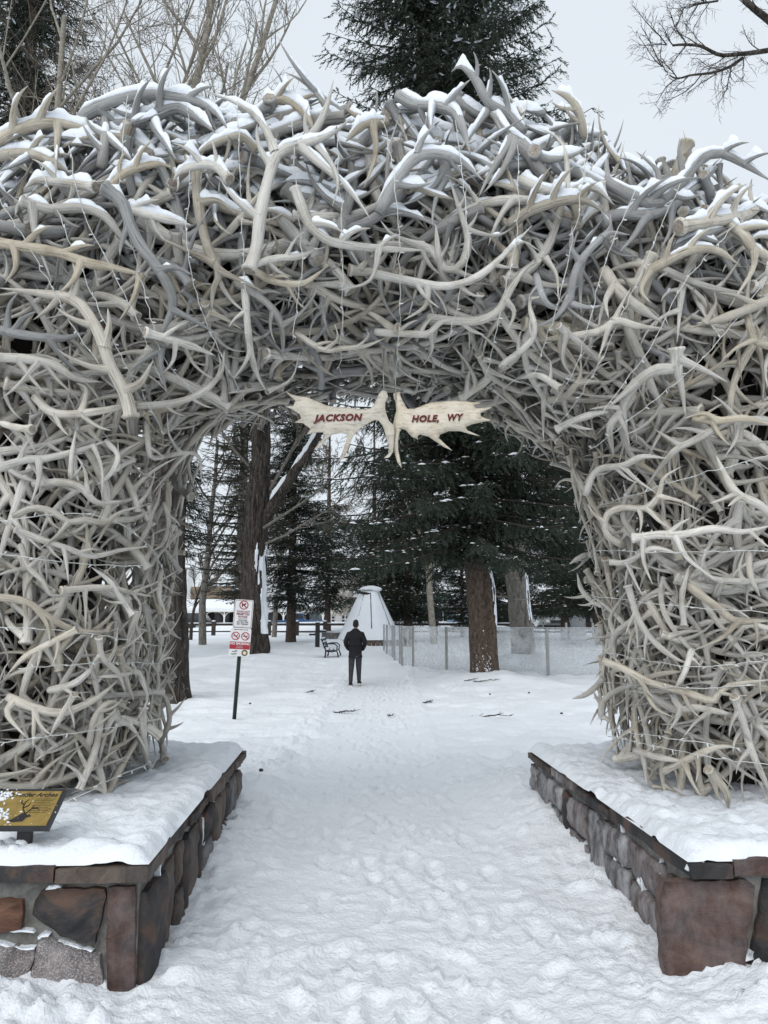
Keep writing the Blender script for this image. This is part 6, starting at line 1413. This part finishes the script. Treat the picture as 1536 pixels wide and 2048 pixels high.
text('NO SMOKING', .056, SIGNW, bd, P_(O, 0, -.024, .006), Uu, Vv, Nn, .001, bold=.0016, width=.325); text('INCLUDING', .022, SIGNW, bd, P_(O, 0, -.066, .006), Uu, Vv, Nn, .001, width=.10); text('E-CIGARETTES', .022, SIGNW, bd, P_(O, 0, -.094, .006), Uu, Vv, Nn, .001, width=.12)
m = MB(); disc(m, P_(O, .092, -.176, .004), Uu, Vv, Nn, 0, .052, .002); lg = m.build('round_logo', PRINT, pl); m = MB(); disc(m, P_(O, .092, -.176, .006), Uu, Vv, Nn, 0, .036, .002); m.build('logo_field', simple('logo_yellow', (.45, .40, .08), .5), lg); m = MB(); flat(m, [(-.03, .012), (-.008, -.028), (.014, -.026), (.03, .014), (.012, .004), (0, .02), (-.012, .002)], P_(O, .092, -.174, .008), Uu, Vv, Nn, .002); m.build('logo_mark', SIGNW, lg)
m = MB(); flat(m, [(-.06, -.02), (-.03, -.04), (.03, -.03), (.055, .0), (.02, -.01), (-.02, -.018)], P_(O, -.088, -.178, .004), Uu, Vv, Nn, .002); lg = m.build('swirl_logo', simple('logo_green', (.16, .26, .14), .5), pl); m = MB(); flat(m, [(-.045, -.005), (-.02, .022), (.0, .014), (.02, .034), (.052, .034), (.05, .008), (.03, .018), (.01, .0), (-.02, .004)], P_(O, -.088, -.172, .004), Uu, Vv, Nn, .002); m.build('logo_mark', simple('logo_slate', (.16, .18, .22), .5), lg)

REDB = simple('burnt_red', (.11, .012, .014), .6, 60., .4)
# moose antler sign hung under the crown of the arch
A6 = lambda L: [(560 + x / 3.491, 760 + y / 3.491) for x, y in L]
YM = 4.62
ms = thing('antler_sign', (0, YM + .05, 3.0), 'pair of flat moose antlers hung under the arch, painted with the town name in red', 'sign')
PALM = mat_antler('moose_palm', (.36, .31, .24), (.60, .555, .475), (.50, .44, .35), (.36, .29, .19))
palml = [(690,100),(660,175),(630,205),(560,210),(480,200),(400,195),(330,185),(270,160),(200,130),(130,120),(80,105),(35,80),(70,115),(110,150),(95,185),(35,188),(80,205),(140,245),(150,275),(100,300),(160,305),(215,345),(190,385),(240,370),(300,370),(315,395),(290,430),(240,490),(280,475),(330,415),(370,385),(430,375),(470,385),(465,430),(440,500),(415,565),(445,555),(480,480),(510,400),(560,345),(620,305),(660,285),(690,290),(720,330),(740,400),(760,470),(755,520),(725,550),(760,545),(790,510),(795,430),(800,365),(795,320),(760,290),(735,220),(735,160),(755,125),(745,85),(715,78)]
palmr = [(790,90),(835,75),(845,110),(870,160),(890,195),(940,195),(1000,170),(1060,150),(1130,145),(1200,140),(1280,140),(1340,148),(1410,150),(1355,170),(1370,190),(1400,190),(1490,180),(1440,205),(1405,225),(1405,245),(1440,262),(1480,270),(1420,285),(1350,300),(1300,320),(1310,345),(1400,385),(1330,370),(1260,350),(1180,350),(1120,375),(1110,400),(1150,440),(1205,490),(1150,465),(1090,425),(1040,390),(980,375),(960,385),(965,412),(920,390),(880,345),(850,335),(835,360),(825,420),(825,480),(840,550),(850,610),(820,570),(800,500),(793,440),(798,380),(792,340),(790,300),(800,250),(812,210),(808,150),(795,115)]
def palm(poly, dy):
    px = A6(poly); pts = [at(x, y, YM) for x, y in px]; P2 = [(p.x, p.z) for p in pts]
    P, d, F, loop = puff(P2, .022, 0, .022)
    h = .012 + .042 * np.sqrt(np.clip(d, 0, .05) / .05); h[loop] = .006
    xm = P[:, 0] - np.mean([p[0] for p in P2]); y0 = YM + dy + .10 * (xm / .4) ** 2 * np.abs(dy) / .05 * .25 + .008 * fbm(P[:, 0] * 9, P[:, 1] * 9, 5, 3)
    vf = np.stack([P[:, 0], y0 - h * .6, P[:, 1]], 1); vb = np.stack([P[:, 0], y0 + h * .6, P[:, 1]], 1); n = len(P)
    a0, b0, c0 = vf[F[0][0]], vf[F[0][1]], vf[F[0][2]]; ff = F if np.cross(b0 - a0, c0 - a0)[1] < 0 else F[:, ::-1]
    i = loop; j = np.roll(loop, -1); at_ = np.stack([P[:, 0] * .6, P[:, 1] * 4.0, P[:, 0] * 2, np.clip(1 - d / .035, 0, 1) * .5], 1)
    mb = MB(); mb.add(np.vstack([vf, vb]), [ff, ff[:, ::-1] + n, np.stack([i, j, j + n, i + n], 1)], 0, True, np.vstack([at_, at_]))
    o = mb.build('moose_antler', PALM, ms)
    return o, float(y0.min())
ol, yl = palm(palml, -.02); orr, yr_ = palm(palmr, .02)
def surf_y(obj_y): return obj_y
lp = at(*A6([(408, 282)])[0], YM); rp = at(*A6([(1012, 277)])[0], YM); rp2 = at(*A6([(1214, 268)])[0], YM)
def red_text(s, p, w, par, yface, rot=0.0):
    U_ = np.array([math.cos(rot), 0, math.sin(rot)]); V_ = np.array([-math.sin(rot), 0, math.cos(rot)])
    text(s, .062, REDB, par, (p.x, yface, p.z), U_, V_, (0, -1, 0), .0, bold=.0026, shear=.25, ext=.003, width=w, space=1.12)
sc_m = at(0, 850, YM); pxm = (at(769, 850, YM).x - at(768, 850, YM).x)
red_text('JACKSON', lp, 340 / 3.491 * pxm, ol, YM - .02 - .0355, .03); red_text('HOLE,', rp, 190 / 3.491 * pxm, orr, YM + .02 - .0355, .02); red_text('WY', rp2, 112 / 3.491 * pxm, orr, YM + .02 - .0355, .04)
m = MB()
for px in (768, 792): p = at(px, 790, YM); m.tube([(p.x, YM, p.z - .03), (p.x - .005, YM + .03, p.z + .16), (p.x, YM + .08, p.z + .36)], .004, 5)
m.build('hanging_wire', METAL, ms, kind='stuff')

# light strings over the face of the arch
LEDW = simple('string_white', (.60, .61, .58), .5); BULB = simple('bulb_white', (.62, .64, .64), .3)
def string(pxs, label):
    n = max(8, int(sum(math.dist(pxs[i], pxs[i + 1]) for i in range(len(pxs) - 1)) / 16)); q = crom(np.array([(x, y, 0) for x, y in pxs], float), n)[:, :2]
    Yd = [hit_depth(x, y)[0] for x, y in q]; ok = [i for i, v in enumerate(Yd) if v is not None]
    if len(ok) < 3: return
    Yd = np.interp(np.arange(n), ok, [Yd[i] for i in ok]); Yd = np.minimum(Yd, np.convolve(np.pad(Yd, 4, 'edge'), np.ones(9) / 9, 'valid'))
    P = np.array([list(at(x + RG.normal(0, 1.5), y + RG.normal(0, 1.0), yv - .19)) for (x, y), yv in zip(q, Yd)])
    root = thing('light_string', tuple(P[0]), label, 'string lights', 'white light strings on the arch')
    m = MB(); m.tube(P, .0027, 5); m.build('wire', LEDW, root)
    m = MB(); L = np.concatenate([[0], np.cumsum(np.linalg.norm(np.diff(P, axis=0), axis=1))])
    for s in np.arange(.08, L[-1], .16):
        p = np.array([np.interp(s, L, P[:, k]) for k in range(3)]); d = RG.normal(0, 1, 3); d[1] = -abs(d[1]) * .4; d /= np.linalg.norm(d)
        m.tube([p, p + d * .010, p + d * .026], [.0042, .0048, .0036], 5)
    m.build('bulbs', BULB, root, kind='stuff')
FAN = [[(0,396),(85,540),(170,690),(265,800)],[(75,323),(145,496),(230,690),(330,870)],[(140,290),(165,420),(270,630),(325,770)],[(255,190),(240,340),(240,410),(272,520),(320,700),(390,790)],[(375,205),(380,350),(375,500),(420,665),(490,800)],[(473,200),(483,400),(493,650),(500,720)],[(583,235),(595,420),(605,510),(585,680)],[(673,265),(686,550),(680,750)],[(768,230),(796,425),(800,650),(785,770)],[(911,240),(931,410),(934,525),(896,680)],[(1036,290),(1036,450),(1006,600),(970,760)],[(1180,230),(1157,415),(1117,600),(1066,760)],[(1270,380),(1207,535),(1157,720),(1100,820)],[(1362,365),(1272,565),(1192,740),(1117,850)],[(1493,425),(1367,570),(1297,700),(1200,830)],[(1536,555),(1417,705),(1297,810),(1180,900)]]
ORD = ['first', 'second', 'third', 'fourth', 'fifth', 'sixth', 'seventh', 'eighth', 'ninth', 'tenth', 'eleventh', 'twelfth', 'thirteenth', 'fourteenth', 'fifteenth', 'sixteenth']
for i, q in enumerate(FAN): string(q, 'white light string fanning down the arch face, %s from the left' % ORD[i])
for i, q in enumerate([[(-20,1043),(185,1029),(297,1090),(335,1165)],[(-20,1105),(164,1128),(290,1133)],[(-20,1253),(164,1265),(318,1292)],[(34,1338),(191,1326),(325,1328)],[(-20,1486),(171,1463),(330,1437)],[(120,1610),(230,1555),(315,1518)]]): string(q, 'white light string wrapped round the left leg of the arch, %s from the top' % ORD[i])
for i, q in enumerate([[(1186,1018),(1360,960),(1550,908)],[(1186,1101),(1360,1104),(1550,1101)],[(1180,1190),(1372,1214),(1550,1226)],[(1180,1300),(1388,1333),(1550,1318)],[(1208,1366),(1372,1376),(1510,1370)],[(1208,1456),(1309,1472),(1480,1497)],[(1215,1472),(1427,1515),(1550,1530)]]): string(q, 'white light string wrapped round the right leg of the arch, %s from the top' % ORD[i])

# small plaque on the left plinth
pz = PTL + .11; ppost = at(50, 1700, 3.62)
pq = thing('plaque', (ppost.x, ppost.y, pz - .03), 'small slanted gold plaque with an elk drawing on a black post, half snowed over', 'plaque')
V_ = Vector((0, .16, .125)).normalized(); U_ = Vector((1, 0, 0)); N_ = U_.cross(V_); N_ = N_ if N_.y < 0 else -N_
pc = Vector((-1.736, 3.62, .728)); HW, HH = .158, .112
def PQ(x, y, t=0.0): return np.array(pc + U_ * x + V_ * y + N_ * t)
m = MB(); m.box((ppost.x, 3.61, .60), (.062, .035, .22)); m.build('post', BLACK, pq)
m = MB(); flat(m, [(-HW, -HH), (HW, -HH), (HW, HH), (-HW, HH)], PQ(0, 0, -.012), U_, V_, N_, .022); fr_ = m.build('frame', BLACK, pq)
GOLD = simple('plaque_gold', (.27, .19, .055), .45, 25., .22, 0, .3)
m = MB(); flat(m, [(-HW + .016, -HH + .014), (HW - .016, -HH + .014), (HW - .016, HH - .014), (-HW + .016, HH - .014)], PQ(0, 0, .010), U_, V_, N_, .002); fc = m.build('face', GOLD, pq)
text('Elk Antler Arches', .034, PRINT, fc, PQ(.0, .075, .012), U_, V_, N_, .0008, bold=.0006, shear=.25, ext=.0005, width=.255)
m = MB()
for k in range(9):
    w = .10 - .01 * (k % 3); flat(m, [(.03, .05 - k * .0095), (.03 + w, .05 - k * .0095), (.03 + w, .0525 - k * .0095), (.03, .0525 - k * .0095)], PQ(0, 0, .012), U_, V_, N_, .0008)
m.build('fine_print', simple('print_brown', (.06, .04, .015), .7), fc, kind='stuff')
m = MB()
for L in ([(-.02, -.05), (0, -.03), (.015, -.028), (.03, -.04), (.04, -.035), (.05, -.048), (.03, -.055), (.02, -.075), (-.02, -.08), (-.05, -.075)],): flat(m, L[::-1], PQ(0, 0, .012), U_, V_, N_, .001)
for L in ([(.012, -.03), (-.01, .0), (-.012, .03), (.0, .05)], [(-.008, .0), (.012, .012), (.016, .03)], [(-.012, .018), (-.03, .03), (-.032, .045)], [(.018, -.03), (.035, -.005), (.06, .0), (.075, -.012)], [(.035, -.006), (.04, .015)]): m.tube([PQ(x, y, .013) for x, y in L], [.003] * (len(L) - 1) + [.0012], 5)
m.build('elk_drawing', PRINT, fc)
m = MB(); RR = np.random.default_rng(3)
for k in range(150):
    x = -HW + .0 + abs(RR.normal(0, .045)); y = RR.choice([-.045, .055, -.06]) + RR.normal(0, .022)
    if abs(y) < HH: m.sphere(PQ(x, y, .012), RR.uniform(.004, .011, 3) * [1, 1, .8], 6, 4, 0, .3)
for k in range(26): m.sphere(PQ(RR.uniform(-HW, HW), RR.uniform(-HH, HH), .012), RR.uniform(.0012, .003), 5, 4)
m.build('snow', SNOW, pq, kind='stuff')
m = MB()
for k in range(8): m.sphere((ppost.x - .09 + RR.normal(0, .05), 3.60 + RR.normal(0, .03), pz - .005), RR.uniform(.02, .04), 8, 5, 0, .2)
tag(m.build('snow_clods', SNOW), 'loose snow clods at the foot of the small plaque', 'snow', None, 'stuff')

# ------------------------------------------------------------------ the walker
def skin(name, verts, edges, mat, parent, sub=2, root=0):
    me = bpy.data.meshes.new(name); me.from_pydata([v[0] for v in verts], edges, []); o = bpy.data.objects.new(name, me); C.objects.link(o)
    o.modifiers.new('s', 'SKIN'); 
    for i, v in enumerate(verts):
        d = me.skin_vertices[0].data[i]; d.radius = v[1] if isinstance(v[1], tuple) else (v[1], v[1]); d.use_root = i == root
    o.modifiers.new('u', 'SUBSURF').levels = sub; o.modifiers['u'].render_levels = sub
    bpy.context.view_layer.update(); e = bpy.data.meshes.new_from_object(o.evaluated_get(bpy.context.evaluated_depsgraph_get())); bpy.data.objects.remove(o)
    e.name = name; e.materials.clear(); e.materials.append(mat)
    for p in e.polygons: p.use_smooth = True
    return link(name, e, parent)
WX, WY = gx_(711, 19.5), 19.5; WZ = gz(WX, WY) - .055
pr = thing('person', (0, 0, 0), 'person walking away down the path in a black jacket and dark grey trousers', 'person')
SKINM = simple('skin', (.36, .22, .16), .6); HAIR = simple('hair_black', (.012, .011, .011), .6, 60., .4); JACK = simple('jacket_black', (.012, .012, .015), .85, 12., .3, .3); TROU = simple('trousers_grey', (.040, .041, .047), .85, 10., .2, .3); SHOE = simple('shoe_black', (.02, .02, .021), .6, 30., .3); SOLE = simple('shoe_sole', (.6, .6, .6), .6)
hips = [(-.095, 0, .90), (.095, .0, .90)]; kn = [(-.105, -.02, .50), (.085, .09, .50)]; an = [(-.115, -.06, .10), (.09, .16, .13)]
bodyv = [((0, 0, .96), (.15, .10)), ((0, 0, 1.14), (.13, .09)), ((0, .0, 1.33), (.13, .08)), ((0, -.005, 1.42), (.08, .06)), ((0, 0, 1.51), .05), ((.004, .02, 1.565), .062), ((.008, .025, 1.635), .082), ((.008, .02, 1.70), .068),
 (hips[0], .085), (kn[0], .055), (an[0], .042), ((-.125, .05, .05), .035), (hips[1], .085), (kn[1], .055), (an[1], .042), ((.105, .27, .07), .035),
 ((-.185, 0, 1.37), .042), ((-.268, -.045, 1.16), .034), ((-.205, .08, 1.0), .030), ((-.15, .15, .93), .034),
 ((.185, 0, 1.37), .042), ((.268, -.045, 1.16), .034), ((.205, .08, 1.0), .030), ((.15, .15, .93), .034), ((.055, .105, 1.63), .016)]
be = [(0, 1), (1, 2), (2, 3), (3, 4), (4, 5), (5, 6), (6, 7), (0, 8), (8, 9), (9, 10), (10, 11), (0, 12), (12, 13), (13, 14), (14, 15), (3, 16), (16, 17), (17, 18), (18, 19), (3, 20), (20, 21), (21, 22), (22, 23), (6, 24)]
for sg, hb_ in ((-1, 19), (1, 23)):                                   # fingers curled into the front pockets
    for k in range(4): i = len(bodyv); bodyv += [((sg * (.125 - .012 * k), .168 + .004 * k, .895 + .012 * k), .009), ((sg * (.110 - .012 * k), .172, .862 + .006 * k), .008)]; be += [(hb_, i), (i, i + 1)]
    i = len(bodyv); bodyv += [((sg * .125, .185, .93), .010), ((sg * .10, .19, .915), .008)]; be += [(hb_, i), (i, i + 1)]
parts_p = [skin('body', bodyv, be, SKINM, pr)]
jv = [((0, 0, .93), (.185, .135)), ((0, 0, 1.08), (.185, .135)), ((0, 0, 1.25), (.20, .145)), ((0, -.01, 1.38), (.19, .125)), ((0, -.005, 1.465), (.125, .10)), ((0, .0, 1.55), (.072, .074)),
 ((-.18, -.005, 1.37), .088), ((-.272, -.045, 1.16), .068), ((-.215, .07, 1.01), .058), ((-.165, .135, .945), .05), ((.18, -.005, 1.37), .088), ((.272, -.045, 1.16), .068), ((.215, .07, 1.01), .058), ((.165, .135, .945), .05), ((0, 0, .84), (.17, .12))]
skin('jacket', jv, [(0, 1), (1, 2), (2, 3), (3, 4), (4, 5), (3, 6), (6, 7), (7, 8), (8, 9), (3, 10), (10, 11), (11, 12), (12, 13), (0, 14)], JACK, pr)
tv = [((0, 0, .90), (.155, .115)), ((-.092, 0, .80), (.102, .105)), ((-.103, -.015, .52), .082), ((-.112, -.045, .28), .064), ((-.115, -.06, .085), .058), ((.092, .01, .80), (.102, .105)), ((.085, .09, .52), .082), ((.088, .13, .28), .064), ((.09, .155, .115), .058)]
skin('trousers', tv, [(0, 1), (1, 2), (2, 3), (3, 4), (0, 5), (5, 6), (6, 7), (7, 8)], TROU, pr)
m = MB(); m.sphere((.006, .008, 1.672), (.080, .094, .092), 16, 10, 0, .02); m.sphere((.004, -.012, 1.635), (.074, .074, .080), 14, 8, 0, .02)
m.sphere((.006, .045, 1.715), (.066, .06, .058), 12, 8, 0, .05)
m.build('hair', HAIR, pr)
for sg in (-1, 1): m = MB(); m.sphere((.008 + sg * .076, .02, 1.62), (.012, .022, .03), 8, 6); m.build('ear', SKINM, pr)
for (ax0, ay, az), (tx, ty, tz), rot in ((an[0], (-.125, .10, .02), 0), (an[1], (.105, .31, .06), .1)):
    m = MB(); P = np.array([(ax0, ay - .06, az - .035), (ax0, ay - .01, az - .03), (ax0, ay + .06, az - .045), (tx, ty - .05, tz + .03), (tx, ty + .03, tz + .025)]); v, f = tube(P, [.045, .052, .05, .046, .02], 10); m.add(v, f); m.tube([(ax0, ay, az - .02), (ax0, ay, az + .03)], [.05, .046], 10); sh_ = m.build('shoe', SHOE, pr)
    m = MB(); q = np.array([(-.042, -.07), (.042, -.07), (.05, .08), (.045, .18), (0, .215), (-.045, .18), (-.05, .08)]); flat(m, q, (ax0, ay, az - .095), (1, 0, 0), (0, 1, .0), (0, 0, 1), .032); m.build('sole', SOLE, sh_)
pr.location = (WX, WY, WZ); pr.rotation_euler = (0, 0, -.06)
bpy.context.view_layer.update()

# ------------------------------------------------------------------ twigs and cones dropped on the snow
def ground_at(px, py):
    Y = 12.0
    for _ in range(30):
        p = at(px, py, Y); d = ray(px, py); z = gz(p.x, p.y); Y += (z - p.z) / d.z * d.y * .8 if abs(d.z) > 1e-3 else 0
    p = at(px, py, Y); return p.x, p.y, gz(p.x, p.y)
def twig(px, py, L, rot, n, label, mat, name='fallen_twig', fluff=0):
    x, y, z = ground_at(px, py); R = np.random.default_rng(int(px)); z += float(ground_detail(np.array([x]), np.array([y]))[0]) + .015
    root = thing(name, (x, y, z), label, 'twig', 'twigs dropped on the snow'); m = MB(); c, s = math.cos(rot), math.sin(rot)
    P = np.array([(x + c * t, y + s * t, z + .01 + .02 * math.sin(t * 9)) for t in np.linspace(-L / 2, L / 2, 6)]); P[:, :2] += R.normal(0, .02, (6, 2)); m.tube(P, np.linspace(.012, .005, 6), 5); m.build('stem', TWIGD, root)
    m = MB()
    for k in range(n):
        p = P[R.integers(0, 6)]; a = rot + R.uniform(-1.2, 1.2); l = L * R.uniform(.15, .4); m.tube([p, p + np.array([math.cos(a) * l * .6, math.sin(a) * l * .6, .02]), p + np.array([math.cos(a) * l, math.sin(a) * l, R.uniform(0, .05)])], [.006, .005, .003], 4)
    if n: m.build('side_shoots', TWIGD, root, kind='stuff')
    if fluff:
        m = MB()
        for k in range(fluff): p = P[R.integers(0, 6)] + R.normal(0, .02, 3) * [1, 1, .3]; d = R.normal(0, 1, 3) * [1, 1, .4]; d /= np.linalg.norm(d); e = np.cross(d, [0, 0, 1]) * .012; m.add([p - e, p + e, p + d * .08], np.array([[0, 1, 2]]), 0, False)
        m.build('needles', mat, root, kind='stuff')
twig(685, 1420, .42, -.35, 6, 'green spruce sprig lying on the path behind the walker', NEED, fluff=70)
twig(619, 1382, .20, .2, 5, 'small dark sprig on the snow left of the path, nearer the sign', NEED, fluff=24)
twig(855, 1402, .16, .1, 4, 'small dark sprig on the snow between the path and the big spruce', NEED, fluff=30)
twig(781, 1426, .12, 0, 3, 'tiny sprig on the middle of the packed path', NEED, fluff=10)
twig(978, 1434, .62, -.12, 9, 'long bare forked twig on the snow in front of the big spruce', NEED)
twig(968, 1350, .55, .1, 8, 'snapped twigs at the foot of the big spruce, right side', NEED)
twig(942, 1352, .30, .3, 9, 'broken stub of twigs at the foot of the big spruce, left side', NEED)
for i, (px, py, w) in enumerate(((1058, 1388, 'left of the right leg, nearest the panels'), (1123, 1430, 'nearest the right leg of the arch'), (522, 1546, 'by the far corner of the left plinth'), (980, 1391, 'between the big spruce and the long twig'), (500, 1410, 'right of the sign post'))):
    x, y, z = ground_at(px, py); m = MB(); m.sphere((x, y, z + .03), (.028, .02, .016), 8, 6, 0, .2); tag(m.build('spruce_cone', TWIGD), 'dark spruce cone on the snow ' + w, 'cone', 'cones dropped on the snow')
